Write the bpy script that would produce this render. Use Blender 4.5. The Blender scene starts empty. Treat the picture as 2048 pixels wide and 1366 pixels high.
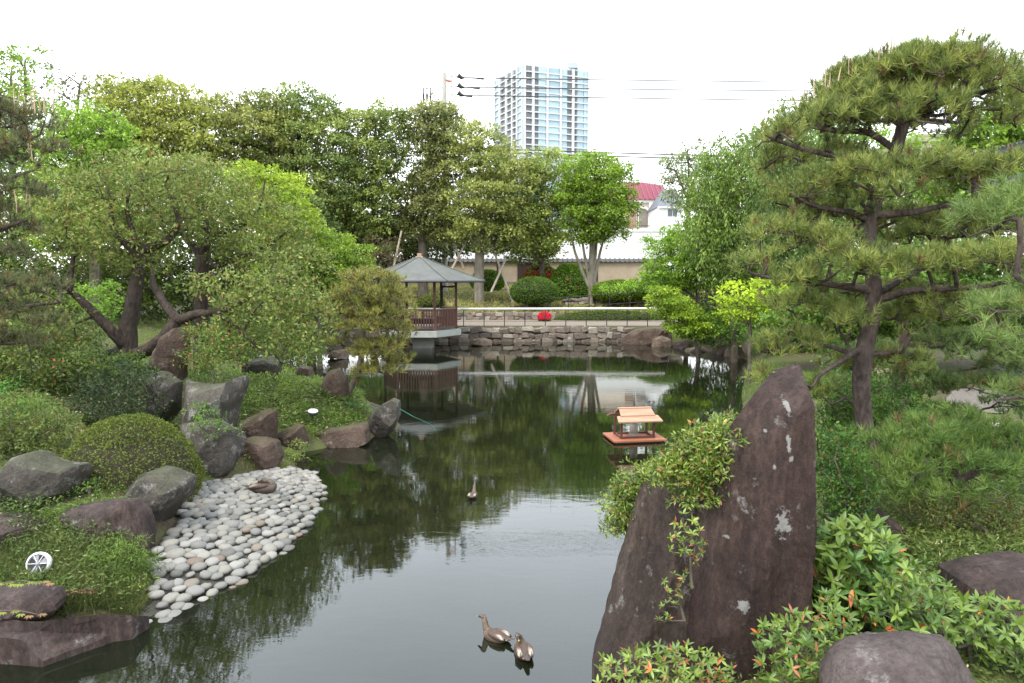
import bpy, math, random
import numpy as np
from mathutils import Vector, Matrix
R = math.radians
scn = bpy.context.scene
col = scn.collection
rng = np.random.default_rng(7)
random.seed(7)

# ---------------------------------------------------------------- camera, sky, sun, exposure
CAM_Z, PITCH, FPX = 3.25, math.atan(123 / 1365.33), 1365.33
cam_d = bpy.data.cameras.new('camera'); cam = bpy.data.objects.new('camera', cam_d); col.objects.link(cam)
cam.location = (0, 0, CAM_Z); cam.rotation_euler = (math.pi / 2 - PITCH, 0, 0)
cam_d.sensor_width = 36; cam_d.lens = 24; cam_d.clip_start = .05; cam_d.clip_end = 3000
scn.camera = cam
SUN_EL, SUN_AZ = R(58), R(215)
world = bpy.data.worlds.new('World'); scn.world = world; world.use_nodes = True
nt = world.node_tree; nt.nodes.clear()
n_out = nt.nodes.new('ShaderNodeOutputWorld'); n_bg = nt.nodes.new('ShaderNodeBackground')
n_sky = nt.nodes.new('ShaderNodeTexSky'); n_sky.sky_type = 'NISHITA'; n_sky.sun_disc = False
n_sky.sun_elevation = SUN_EL; n_sky.sun_rotation = SUN_AZ; n_sky.air_density = 1; n_sky.dust_density = 2
n_co = nt.nodes.new('ShaderNodeTexCoord'); n_mp = nt.nodes.new('ShaderNodeMapping'); n_mp.inputs['Scale'].default_value = (1, 1, 2.6)
n_no = nt.nodes.new('ShaderNodeTexNoise'); n_no.inputs['Scale'].default_value = 1.7; n_no.inputs['Detail'].default_value = 5
n_rp = nt.nodes.new('ShaderNodeMapRange'); n_rp.inputs[1].default_value = .3; n_rp.inputs[2].default_value = .6
n_rp.inputs[3].default_value = .80; n_rp.inputs[4].default_value = .97
n_mx = nt.nodes.new('ShaderNodeMix'); n_mx.data_type = 'RGBA'
L_ = nt.links.new
n_sp = nt.nodes.new('ShaderNodeSeparateXYZ'); n_cr = nt.nodes.new('ShaderNodeValToRGB'); n_ml = nt.nodes.new('ShaderNodeVectorMath'); n_ml.operation = 'SCALE'; n_ml.inputs['Scale'].default_value = 10
e_ = n_cr.color_ramp.elements; e_[0].position = 0; e_[0].color = (2.65, 2.62, 2.56, 1); e_[1].position = 1; e_[1].color = (2.45, 2.7, 3.05, 1); e2_ = e_.new(.38); e2_.color = (2.75, 2.98, 3.25, 1)
L_(n_co.outputs['Generated'], n_sp.inputs[0]); L_(n_sp.outputs['Z'], n_cr.inputs[0]); L_(n_cr.outputs[0], n_ml.inputs[0]); L_(n_ml.outputs[0], n_mx.inputs['B'])
L_(n_co.outputs['Generated'], n_mp.inputs['Vector']); L_(n_mp.outputs[0], n_no.inputs['Vector'])
L_(n_no.outputs['Fac'], n_rp.inputs[0]); L_(n_rp.outputs[0], n_mx.inputs['Factor'])
L_(n_sky.outputs[0], n_mx.inputs['A']); L_(n_mx.outputs['Result'], n_bg.inputs['Color'])
n_bg.inputs['Strength'].default_value = .1
L_(n_bg.outputs[0], n_out.inputs[0])
sun_d = bpy.data.lights.new('sun', 'SUN'); sun_d.energy = 3.2; sun_d.angle = R(12); sun_d.color = (1, .92, .80)
sun = bpy.data.objects.new('sun', sun_d); col.objects.link(sun)
sun.rotation_euler = (math.pi / 2 - SUN_EL, 0, math.pi - SUN_AZ)
scn.view_settings.view_transform = 'Standard'; scn.view_settings.look = 'None'
scn.view_settings.gamma = 1; scn.view_settings.use_curve_mapping = False
scn.view_settings.exposure = 0.1
scn.render.engine = 'CYCLES'
scn.cycles.max_bounces = 7; scn.cycles.diffuse_bounces = 2; scn.cycles.glossy_bounces = 3
scn.cycles.transparent_max_bounces = 12; scn.cycles.transmission_bounces = 3
scn.cycles.use_denoising = True; scn.cycles.caustics_reflective = False; scn.cycles.caustics_refractive = False

# ---------------------------------------------------------------- survey helpers: sight lines -> points of the place
def ray(px, py):
    u = (px - 1024) / FPX; v = (683 - py) / FPX
    return np.array([u, math.cos(PITCH) + v * math.sin(PITCH), -math.sin(PITCH) + v * math.cos(PITCH)])
def T(px, py, y):                                     # the point seen there at distance y
    d = ray(px, py); t = y / d[1]
    return np.array([d[0] * t, y, CAM_Z + d[2] * t])
def Z(px, py, z=0.0):                                 # the point seen there at height z
    d = ray(px, py); t = (z - CAM_Z) / d[2]
    return np.array([d[0] * t, d[1] * t, z])
def M(y): return y / FPX                              # metres per photo pixel at distance y

# ---------------------------------------------------------------- numpy noise
def _hash(ix, iy, iz, seed):
    h = (ix.astype(np.int64) * 374761393 + iy.astype(np.int64) * 668265263 + iz.astype(np.int64) * 2147483647 + seed * 1274126177) & 0xffffffff
    h = ((h ^ (h >> 13)) * 1274126177) & 0xffffffff
    h = (h ^ (h >> 16)) & 0xffffff
    return h / float(0xffffff)
def vnoise(P, scale=1.0, seed=0):
    P = np.asarray(P, float) * scale; i = np.floor(P).astype(np.int64); f = P - i; f = f * f * (3 - 2 * f)
    r = 0
    for dx in (0, 1):
        wx = f[:, 0] if dx else 1 - f[:, 0]
        for dy in (0, 1):
            wy = f[:, 1] if dy else 1 - f[:, 1]
            for dz in (0, 1):
                wz = f[:, 2] if dz else 1 - f[:, 2]
                r = r + wx * wy * wz * _hash(i[:, 0] + dx, i[:, 1] + dy, i[:, 2] + dz, seed)
    return r * 2 - 1
def fbm(P, scale=1.0, seed=0, octv=4):
    r = 0; a = .5
    for k in range(octv): r = r + a * vnoise(P, scale * 2 ** k, seed + k * 17); a *= .5
    return r
def unit(v): return v / (np.linalg.norm(v, axis=-1, keepdims=True) + 1e-9)
def rand_dirs(n): return unit(rng.normal(size=(n, 3)))

# ---------------------------------------------------------------- objects
def tag(o, label=None, cat=None, group=None, kind=None):
    if label: o['label'] = label
    if cat: o['category'] = cat
    if group: o['group'] = group
    if kind: o['kind'] = kind
    return o
def thing(name, label, cat, loc=(0, 0, 0), group=None, rz=0.0):
    o = bpy.data.objects.new(name, None); o.empty_display_size = .2; col.objects.link(o)
    o.location = loc; o.rotation_euler = (0, 0, rz)
    return tag(o, label, cat, group)
def mesh_data(name, V, F, mat, smooth=False, cols=None):
    V = np.asarray(V, np.float32).reshape(-1, 3)
    me = bpy.data.meshes.new(name)
    if isinstance(F, np.ndarray):
        n, k = F.shape
        me.vertices.add(len(V)); me.vertices.foreach_set('co', V.ravel())
        me.loops.add(n * k); me.loops.foreach_set('vertex_index', F.astype(np.int32).ravel())
        me.polygons.add(n); me.polygons.foreach_set('loop_start', np.arange(0, n * k, k, dtype=np.int32))
        try: me.polygons.foreach_set('loop_total', np.full(n, k, dtype=np.int32))
        except Exception: pass
        me.update(calc_edges=True)
    else:
        me.from_pydata(V.tolist(), [], [list(f) for f in F]); me.update()
    if smooth: me.polygons.foreach_set('use_smooth', np.ones(len(me.polygons), bool))
    if cols is not None:
        a = me.color_attributes.new('tint', 'FLOAT_COLOR', 'POINT')
        c = np.ones((len(V), 4), np.float32); c[:, :3] = cols
        a.data.foreach_set('color', c.ravel())
    if isinstance(mat, (list, tuple)):
        for m in mat: me.materials.append(m)
    elif mat: me.materials.append(mat)
    return me
def link(name, me, parent=None, loc=(0, 0, 0)):
    o = bpy.data.objects.new(name, me); col.objects.link(o)
    if parent is not None: o.parent = parent
    o.location = loc
    return o
def mk(name, V, F, mat, parent=None, smooth=False, cols=None, world=True):
    V = np.asarray(V, float).reshape(-1, 3)
    if parent is not None and world:                  # world coordinates -> the thing's own
        p = parent; off = np.zeros(3)
        while p is not None: off = off + np.array(p.location); p = p.parent
        V = V - off
    return link(name, mesh_data(name, V, F, mat, smooth, cols), parent)
def copy_tree(o, parent=None):
    c = o.copy(); col.objects.link(c)
    if parent is not None: c.parent = parent
    for ch in list(o.children): copy_tree(ch, c)
    return c
class MB:
    def __init__(s): s.v = []; s.f = []
    def add(s, V, F):
        b = len(s.v); s.v += [tuple(map(float, p)) for p in V]; s.f += [tuple(int(i) + b for i in f) for f in F]; return s
    def box(s, x0, x1, y0, y1, z0, z1, M4=None):
        V = [(x0, y0, z0), (x1, y0, z0), (x1, y1, z0), (x0, y1, z0), (x0, y0, z1), (x1, y0, z1), (x1, y1, z1), (x0, y1, z1)]
        if M4 is not None: V = [tuple(M4 @ Vector(p)) for p in V]
        return s.add(V, [(0, 3, 2, 1), (4, 5, 6, 7), (0, 1, 5, 4), (1, 2, 6, 5), (2, 3, 7, 6), (3, 0, 4, 7)])
    def tube(s, pts, rad, k=8, cap=True):
        V, F = tube_arrays([np.array(pts, float)], [np.broadcast_to(np.array(rad, float), (len(pts),))], k)
        b = len(s.v); s.add(V, F)
        if cap:
            s.f.append(tuple(b + i for i in range(k))[::-1]); e = b + (len(pts) - 1) * k; s.f.append(tuple(e + i for i in range(k)))
        return s
    def build(s, name, mat, parent=None, smooth=False, world=False, bevel=0):
        o = mk(name, s.v, s.f, mat, parent, smooth, world=world)
        if bevel:
            m = o.modifiers.new('b', 'BEVEL'); m.width = bevel; m.segments = 2; m.limit_method = 'ANGLE'
        return o
def tube_arrays(chains, radii, k=6):
    VV = []; FF = []; base = 0
    ang = np.arange(k) * 2 * math.pi / k
    for P, r in zip(chains, radii):
        n = len(P)
        if n < 2: continue
        t = np.empty_like(P); t[1:-1] = P[2:] - P[:-2]; t[0] = P[1] - P[0]; t[-1] = P[-1] - P[-2]; t = unit(t)
        ref = np.array([0.31, .86, .2]) if abs(t[0][2]) > .8 else np.array([0, 0, 1.0])
        u = np.cross(t, ref); bad = np.linalg.norm(u, axis=1) < .15
        if bad.any(): u[bad] = np.cross(t[bad], np.array([1.0, .2, 0]))
        u = unit(u)
        for i in range(1, n):                           # parallel transport
            w = u[i - 1] - t[i] * np.dot(u[i - 1], t[i]); nw = np.linalg.norm(w)
            if nw > 1e-4: u[i] = w / nw
        w = np.cross(t, u)
        ring = P[:, None, :] + (np.cos(ang)[None, :, None] * u[:, None, :] + np.sin(ang)[None, :, None] * w[:, None, :]) * np.asarray(r)[:, None, None]
        VV.append(ring.reshape(-1, 3))
        i = np.arange(n - 1)[:, None] * k; j = np.arange(k)[None, :]; j2 = (j + 1) % k
        FF.append((np.stack([i + j, i + j2, i + k + j2, i + k + j], -1).reshape(-1, 4)) + base)
        base += n * k
    return np.concatenate(VV), np.concatenate(FF)

# ---------------------------------------------------------------- materials
def new_mat(name):
    m = bpy.data.materials.new(name); m.use_nodes = True; n = m.node_tree.nodes; n.clear()
    out = n.new('ShaderNodeOutputMaterial'); b = n.new('ShaderNodeBsdfPrincipled')
    m.node_tree.links.new(b.outputs[0], out.inputs[0]); return m, n, m.node_tree.links, b, out
def ramp(n, stops):
    r = n.new('ShaderNodeValToRGB'); e = r.color_ramp.elements
    e[0].position, e[0].color = stops[0][0], (*stops[0][1], 1); e[1].position, e[1].color = stops[-1][0], (*stops[-1][1], 1)
    for p, c in stops[1:-1]: q = e.new(p); q.color = (*c, 1)
    return r
def noise(n, l, scale, detail=5, rough=.6, vec=None, dist=0.0):
    t = n.new('ShaderNodeTexNoise'); t.inputs['Scale'].default_value = scale; t.inputs['Detail'].default_value = detail
    t.inputs['Roughness'].default_value = rough; t.inputs['Distortion'].default_value = dist
    if vec is not None: l.new(vec, t.inputs['Vector'])
    return t
def coords(n, l, scale=(1, 1, 1), kind='Object'):
    c = n.new('ShaderNodeTexCoord'); m = n.new('ShaderNodeMapping'); m.inputs['Scale'].default_value = scale
    l.new(c.outputs[kind], m.inputs['Vector']); return m.outputs[0]
def mat_simple(name, c1, c2=None, scale=8, rough=.7, bump=.0, stretch=(1, 1, 1), spec=.4, metal=0, detail=5, bdist=.02, rand=0.0):
    m, n, l, b, out = new_mat(name)
    c2 = c2 or tuple(x * .75 for x in c1)
    v = coords(n, l, stretch); t = noise(n, l, scale, detail, .6, v)
    r = ramp(n, [(.3, c2), (.7, c1)]); l.new(t.outputs['Fac'], r.inputs[0])
    src = r.outputs[0]
    if rand:
        oi = n.new('ShaderNodeObjectInfo'); hs = n.new('ShaderNodeHueSaturation')
        mr = n.new('ShaderNodeMapRange'); mr.inputs[3].default_value = 1 - rand; mr.inputs[4].default_value = 1 + rand
        l.new(oi.outputs['Random'], mr.inputs[0]); l.new(mr.outputs[0], hs.inputs['Value']); l.new(src, hs.inputs['Color']); src = hs.outputs[0]
    l.new(src, b.inputs['Base Color']); b.inputs['Roughness'].default_value = rough
    b.inputs['Specular IOR Level'].default_value = spec; b.inputs['Metallic'].default_value = metal
    if bump:
        bp = n.new('ShaderNodeBump'); bp.inputs['Strength'].default_value = bump; bp.inputs['Distance'].default_value = bdist
        l.new(t.outputs['Fac'], bp.inputs['Height']); l.new(bp.outputs[0], b.inputs['Normal'])
    return m
def mat_leaf(name, transl=.30, rough=.5, spec=.25):
    m, n, l, b, out = new_mat(name)
    a = n.new('ShaderNodeAttribute'); a.attribute_name = 'tint'
    l.new(a.outputs['Color'], b.inputs['Base Color']); b.inputs['Roughness'].default_value = rough
    b.inputs['Specular IOR Level'].default_value = spec
    tr = n.new('ShaderNodeBsdfTranslucent'); hs = n.new('ShaderNodeHueSaturation'); hs.inputs['Hue'].default_value = .49; hs.inputs['Value'].default_value = 1.3
    l.new(a.outputs['Color'], hs.inputs['Color']); l.new(hs.outputs[0], tr.inputs['Color'])
    mx = n.new('ShaderNodeMixShader'); mx.inputs[0].default_value = transl
    l.new(b.outputs[0], mx.inputs[1]); l.new(tr.outputs[0], mx.inputs[2]); l.new(mx.outputs[0], out.inputs[0])
    return m
def mat_rock(name, a, b_, c, lichen=.0, spots=(), streak=False, moss=0.0):
    m, n, l, b, out = new_mat(name)
    v = coords(n, l, (1, 1, .45) if streak else (1, 1, 1)); g = coords(n, l)
    t1 = noise(n, l, 2.2, 8, .62, v, .4); t2 = noise(n, l, 34, 9, .74, v)
    a, b_, c = [tuple(x * y for x, y in zip(q, (.60, .56, .53))) for q in (a, b_, c)]
    r = ramp(n, [(.28, a), (.5, b_), (.72, c)]); l.new(t1.outputs['Fac'], r.inputs[0])
    mu = n.new('ShaderNodeMix'); mu.data_type = 'RGBA'; mu.blend_type = 'OVERLAY'; mu.inputs['Factor'].default_value = .8
    r2 = ramp(n, [(.32, (.2, .2, .2)), (.5, (.5, .49, .48)), (.7, (.82, .80, .77))]); l.new(t2.outputs['Fac'], r2.inputs[0])
    l.new(r.outputs[0], mu.inputs['A']); l.new(r2.outputs[0], mu.inputs['B']); src = mu.outputs['Result']
    if streak:                                          # rain streaks and bedding running down the stone
        vs = coords(n, l, (1, 1, .07)); ts = noise(n, l, 13, 6, .72, vs, .15); rs = ramp(n, [(.32, (.22, .22, .22)), (.5, (.5, .5, .5)), (.72, (.86, .84, .82))]); l.new(ts.outputs['Fac'], rs.inputs[0])
        ms = n.new('ShaderNodeMix'); ms.data_type = 'RGBA'; ms.blend_type = 'OVERLAY'; ms.inputs['Factor'].default_value = .85; l.new(src, ms.inputs['A']); l.new(rs.outputs[0], ms.inputs['B']); src = ms.outputs['Result']
    if lichen:
        t3 = noise(n, l, 5.5, 7, .68, g, .3); rr = ramp(n, [(.62 - lichen * .12, (0, 0, 0)), (.70 - lichen * .12, (1, 1, 1))]); l.new(t3.outputs['Fac'], rr.inputs[0])
        t4 = noise(n, l, 60, 4, .7, g); rq = ramp(n, [(.35, (0, 0, 0)), (.6, (1, 1, 1))]); l.new(t4.outputs['Fac'], rq.inputs[0])
        mm = n.new('ShaderNodeMath'); mm.operation = 'MULTIPLY'; l.new(rr.outputs[0], mm.inputs[0]); l.new(rq.outputs[0], mm.inputs[1])
        m2 = n.new('ShaderNodeMath'); m2.operation = 'MULTIPLY'; l.new(mm.outputs[0], m2.inputs[0]); m2.inputs[1].default_value = .65
        mi = n.new('ShaderNodeMix'); mi.data_type = 'RGBA'; l.new(m2.outputs[0], mi.inputs['Factor']); l.new(src, mi.inputs['A'])
        mi.inputs['B'].default_value = (.34, .33, .31, 1); src = mi.outputs['Result']
    for (sp, sx, sz) in spots:                          # patches of pale lichen growing at known places on the stone
        mp = n.new('ShaderNodeMapping'); mp.vector_type = 'POINT'; co = n.new('ShaderNodeTexCoord')
        mp.inputs['Location'].default_value = (-sp[0] / sx, 0, -sp[2] / sz); mp.inputs['Scale'].default_value = (1 / sx, 0, 1 / sz)
        l.new(co.outputs['Object'], mp.inputs['Vector'])
        wn = noise(n, l, 26, 6, .75, co.outputs['Object']); ln = n.new('ShaderNodeVectorMath'); ln.operation = 'LENGTH'; l.new(mp.outputs[0], ln.inputs[0])
        ad = n.new('ShaderNodeMath'); ad.operation = 'MULTIPLY_ADD'; l.new(wn.outputs['Fac'], ad.inputs[0]); ad.inputs[1].default_value = 3.8; l.new(ln.outputs['Value'], ad.inputs[2])
        rr = ramp(n, [(.0, (.75, .75, .75)), (.30, (0, 0, 0))])
        sb = n.new('ShaderNodeMath'); sb.operation = 'SUBTRACT'; l.new(ad.outputs[0], sb.inputs[0]); sb.inputs[1].default_value = 2.5
        l.new(sb.outputs[0], rr.inputs[0])
        mi = n.new('ShaderNodeMix'); mi.data_type = 'RGBA'; l.new(rr.outputs[0], mi.inputs['Factor']); l.new(src, mi.inputs['A'])
        mi.inputs['B'].default_value = (.30, .295, .275, 1); src = mi.outputs['Result']
    if moss:
        ge = n.new('ShaderNodeNewGeometry'); sx_ = n.new('ShaderNodeSeparateXYZ'); l.new(ge.outputs['Normal'], sx_.inputs[0])
        t5 = noise(n, l, 7, 6, .7, g); ad = n.new('ShaderNodeMath'); ad.operation = 'MULTIPLY'; l.new(sx_.outputs['Z'], ad.inputs[0]); l.new(t5.outputs['Fac'], ad.inputs[1])
        rr = ramp(n, [(.30, (0, 0, 0)), (.5, (moss, moss, moss))]); l.new(ad.outputs[0], rr.inputs[0])
        mi = n.new('ShaderNodeMix'); mi.data_type = 'RGBA'; l.new(rr.outputs[0], mi.inputs['Factor']); l.new(src, mi.inputs['A'])
        mi.inputs['B'].default_value = (.07, .09, .02, 1); src = mi.outputs['Result']
    cn = noise(n, l, 1.1, 4, .6, g); cm = n.new('ShaderNodeMix'); cm.data_type = 'RGBA'; cm.inputs['Factor'].default_value = .35; l.new(g, cm.inputs['A']); l.new(cn.outputs['Color'], cm.inputs['B'])
    vc = n.new('ShaderNodeTexVoronoi'); vc.feature = 'DISTANCE_TO_EDGE'; vc.inputs['Scale'].default_value = 1.5; l.new(cm.outputs['Result'], vc.inputs['Vector'])
    cr = ramp(n, [(.0, (.45, .45, .45)), (.022, (1, 1, 1))]); l.new(vc.outputs['Distance'], cr.inputs[0])
    mc = n.new('ShaderNodeMix'); mc.data_type = 'RGBA'; mc.blend_type = 'MULTIPLY'; mc.inputs['Factor'].default_value = .4; l.new(src, mc.inputs['A']); l.new(cr.outputs[0], mc.inputs['B']); src = mc.outputs['Result']
    l.new(src, b.inputs['Base Color']); b.inputs['Roughness'].default_value = .72; b.inputs['Specular IOR Level'].default_value = .3
    hb = n.new('ShaderNodeMath'); hb.operation = 'MULTIPLY_ADD'; l.new(t2.outputs['Fac'], hb.inputs[0]); hb.inputs[1].default_value = .45; l.new(t1.outputs['Fac'], hb.inputs[2])
    bp = n.new('ShaderNodeBump'); bp.inputs['Strength'].default_value = .8; bp.inputs['Distance'].default_value = .09
    l.new(hb.outputs[0], bp.inputs['Height']); l.new(bp.outputs[0], b.inputs['Normal'])
    return m
def mat_bark(name, a, b_, scale=9):
    m, n, l, b, out = new_mat(name)
    v = coords(n, l, (1, 1, .4)); t = noise(n, l, scale, 7, .7, v); vo = n.new('ShaderNodeTexVoronoi'); vo.inputs['Scale'].default_value = scale * 2.4
    l.new(v, vo.inputs['Vector'])
    r = ramp(n, [(.3, a), (.68, b_)]); l.new(t.outputs['Fac'], r.inputs[0]); l.new(r.outputs[0], b.inputs['Base Color'])
    b.inputs['Roughness'].default_value = .85; b.inputs['Specular IOR Level'].default_value = .2
    ad = n.new('ShaderNodeMath'); l.new(t.outputs['Fac'], ad.inputs[0]); l.new(vo.outputs['Distance'], ad.inputs[1])
    bp = n.new('ShaderNodeBump'); bp.inputs['Strength'].default_value = .9; bp.inputs['Distance'].default_value = .03
    l.new(ad.outputs[0], bp.inputs['Height']); l.new(bp.outputs[0], b.inputs['Normal']); return m

LEAF = mat_leaf('leaf'); NEEDLE = mat_leaf('needle', .15, .5, .3); GRASSM = mat_leaf('grass_blade', .3)
GLOSSLEAF = mat_leaf('azalea_leaf', .2, .38, .45)
BARK = mat_bark('pine_bark', (.030, .022, .019), (.125, .095, .083), 9)
BARK_UME = mat_bark('dark_bark', (.022, .017, .014), (.085, .065, .052), 7)
BARK_PALE = mat_bark('pale_bark', (.12, .10, .075), (.30, .27, .21), 3)
BARK_MID = mat_bark('brown_bark', (.06, .05, .04), (.17, .14, .11), 5)
ROCK_PURPLE = mat_rock('purple_brown_stone', (.045, .033, .031), (.095, .070, .065), (.17, .135, .125), lichen=.25, streak=True)
ROCK_GREY = mat_rock('grey_stone', (.045, .043, .038), (.115, .108, .095), (.23, .215, .19), lichen=.7, moss=.35)
ROCK_BROWN = mat_rock('brown_stone', (.06, .042, .033), (.15, .108, .085), (.26, .20, .165), lichen=.3, moss=.3)
ROCK_PALE = mat_rock('pale_stone', (.15, .115, .085), (.30, .24, .185), (.42, .36, .29), lichen=.3)

# ---------------------------------------------------------------- the ground, the pond
def wp(px, py, z=0.0): return Z(px, py, z)[:2]
POND = np.array([(-30.0, -8.0), (-7.5, -8), (-6.2, 2.0), tuple(wp(-260, 1300)), tuple(wp(60, 1282)), tuple(wp(180, 1262)), tuple(wp(284, 1236)), tuple(wp(480, 1155)), tuple(wp(600, 1062)),
    tuple(wp(637, 990)), tuple(wp(606, 948)), tuple(wp(585, 925)), tuple(wp(600, 905)), tuple(wp(660, 893)), tuple(wp(738, 876)), tuple(wp(795, 858)), tuple(wp(800, 830)),
    tuple(wp(720, 800)), tuple(wp(640, 770)), tuple(wp(590, 752)), (-9.0, 22.5), (-11.0, 27), (-12.0, 31), (-12.0, 36), (0, 36.05), (6.6, 36.0), (8.4, 34.2), (8.8, 32), (9.6, 29), (9.6, 27.0),
    tuple(wp(1492, 745)), tuple(wp(1484, 790)), tuple(wp(1490, 850)), (4.7, 12.6), (3.5, 10.3), (2.2, 8.6), (1.62, 7.6), (1.2, 6.6), (.82, 5.7), (.75, 5.0), (1.2, 3.6), (2.6, 2.0), (3.5, -8), (30, -8), (30, -20), (-30, -20)])
def inpoly(P, poly):
    x, y = P[:, 0], P[:, 1]; c = np.zeros(len(P), bool); j = len(poly) - 1
    for i in range(len(poly)):
        xi, yi = poly[i]; xj, yj = poly[j]
        if yi != yj: c ^= ((yi > y) != (yj > y)) & (x < (xj - xi) * (y - yi) / (yj - yi) + xi)
        j = i
    return c
def sdist(P, poly):                                   # > 0 outside
    d = np.full(len(P), 1e9); n = len(poly)
    for i in range(n):
        a = poly[i]; b = poly[(i + 1) % n]; ab = b - a; t = np.clip(((P - a) @ ab) / (ab @ ab), 0, 1)
        d = np.minimum(d, np.linalg.norm(P - a - t[:, None] * ab, axis=1))
    return np.where(inpoly(P, poly), -d, d)
BEACH = np.array([wp(a, b, z) for a, b, z in [(262, 1222, .12), (300, 1266, -.06), (480, 1184, -.08), (606, 1090, -.08), (654, 1000, -.08), (628, 944, -.02), (580, 936, .1), (530, 934, .25), (470, 942, .35), (400, 955, .42), (375, 985, .42), (345, 1030, .4), (296, 1090, .4), (296, 1130, .38), (310, 1165, .32), (280, 1200, .2)]])
def beach_h(P):
    d = sdist(P, POND); return np.where(d > 0, .03 + .36 * (1 - np.exp(-np.maximum(d, 0) / 1.1)), .03 + d * .35)
def sst(x, a, b): t = np.clip((x - a) / (b - a), 0, 1); return t * t * (3 - 2 * t)
def H(P):
    P = np.asarray(P, float)[:, :2]; x, y = P[:, 0], P[:, 1]; d = sdist(P, POND); dd = np.maximum(d, 0)
    left = .06 + 1.45 * (1 - np.exp(-dd / 3.6))
    A = (.82 - .07 * sst(y, 5.5, 8.5)) * (1 - .45 * (1 - sst(x, 1.5, 2.6)) * (1 - sst(y, 6.2, 8))); right = A * (1 - np.exp(-dd / .55))
    near = np.where(x < -1 + y * .02, left, right)
    far = np.interp(y, [35, 36, 42.3, 42.8, 46, 50, 54, 58, 70, 900], [.78, .78, .80, 1.16, 1.60, 2.1, 2.55, 2.9, 3.0, 3.0])
    k = sst(y, 35.2, 36.3) ; k = np.where(np.abs(x) > 9, sst(y, 30, 42), k)
    out = near * (1 - k) + far * k
    P3 = np.stack([x, y, 0 * x], 1)
    out = out + fbm(P3, .7, 5, 3) * .10 * np.clip(dd / 1.5, 0, 1) * np.where((y > 35.5) & (y < 42.6), 0, 1)
    sb = sdist(P, BEACH); kb = 1 - sst(sb, -.02, .35); out = out * (1 - kb) + (beach_h(P) - .09) * kb
    ins = -.75 * (1 - np.exp(np.minimum(d, 0) / .9)) - .02
    return np.where(d > 0, out, ins)
def Hxy(x, y): return float(H(np.array([[x, y]]))[0])
def G(px, py, ymax=80):                               # the ground seen there
    ys = np.concatenate([np.arange(3.2, 20, .04), np.arange(20, ymax, .1)]); d = ray(px, py)
    X = d[0] / d[1] * ys; zr = CAM_Z + d[2] / d[1] * ys; h = np.maximum(H(np.stack([X, ys], 1)), 0)
    k = np.argmax(zr <= h); 
    if not (zr <= h).any(): k = len(ys) - 1
    return np.array([X[k], ys[k], h[k]])
def on(px, py, y):                                    # below the point seen there at distance y
    p = T(px, py, y); return np.array([p[0], y, Hxy(p[0], y)])

def spaced(a, fine, far, g=1.12):
    v = list(np.arange(0, a, fine)); s = fine
    while v[-1] < far: s *= g; v.append(v[-1] + s)
    return v
gx = spaced(8.0, .19, 900, 1.12); gx = np.array(sorted([-q for q in gx[1:]] + gx)) - .3
gy = np.concatenate([np.arange(-8, 2, .8), np.arange(2, 20, .18), np.arange(20, 44, .3), np.array(spaced(2, .5, 1500, 1.12)) + 44])
GX, GY = np.meshgrid(gx, gy); PP = np.stack([GX.ravel(), GY.ravel()], 1); HH = H(PP)
nxg, nyg = len(gx), len(gy)
ii = (np.arange(nyg - 1)[:, None] * nxg + np.arange(nxg - 1)[None, :]).ravel()
GF = np.stack([ii, ii + 1, ii + 1 + nxg, ii + nxg], 1)
def mat_ground():
    m, n, l, b, out = new_mat('garden_soil'); v = coords(n, l)
    t1 = noise(n, l, .9, 6, .65, v); t2 = noise(n, l, 14, 6, .7, v); t3 = noise(n, l, 60, 3, .7, v)
    r1 = ramp(n, [(.35, (.060, .046, .030)), (.65, (.12, .094, .064))]); l.new(t2.outputs['Fac'], r1.inputs[0])
    r2 = ramp(n, [(.3, (.05, .072, .018)), (.7, (.11, .13, .04))]); l.new(t3.outputs['Fac'], r2.inputs[0])
    rm = ramp(n, [(.42, (0, 0, 0)), (.56, (1, 1, 1))]); l.new(t1.outputs['Fac'], rm.inputs[0])
    mi = n.new('ShaderNodeMix'); mi.data_type = 'RGBA'; l.new(rm.outputs[0], mi.inputs['Factor']); l.new(r1.outputs[0], mi.inputs['A']); l.new(r2.outputs[0], mi.inputs['B'])
    l.new(mi.outputs['Result'], b.inputs['Base Color']); b.inputs['Roughness'].default_value = .9; b.inputs['Specular IOR Level'].default_value = .15
    bp = n.new('ShaderNodeBump'); bp.inputs['Strength'].default_value = .7; bp.inputs['Distance'].default_value = .04
    l.new(t2.outputs['Fac'], bp.inputs['Height']); l.new(bp.outputs[0], b.inputs['Normal']); return m
tag(mk('ground', np.column_stack([PP, HH]), GF, mat_ground(), smooth=True), kind='structure')
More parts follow.
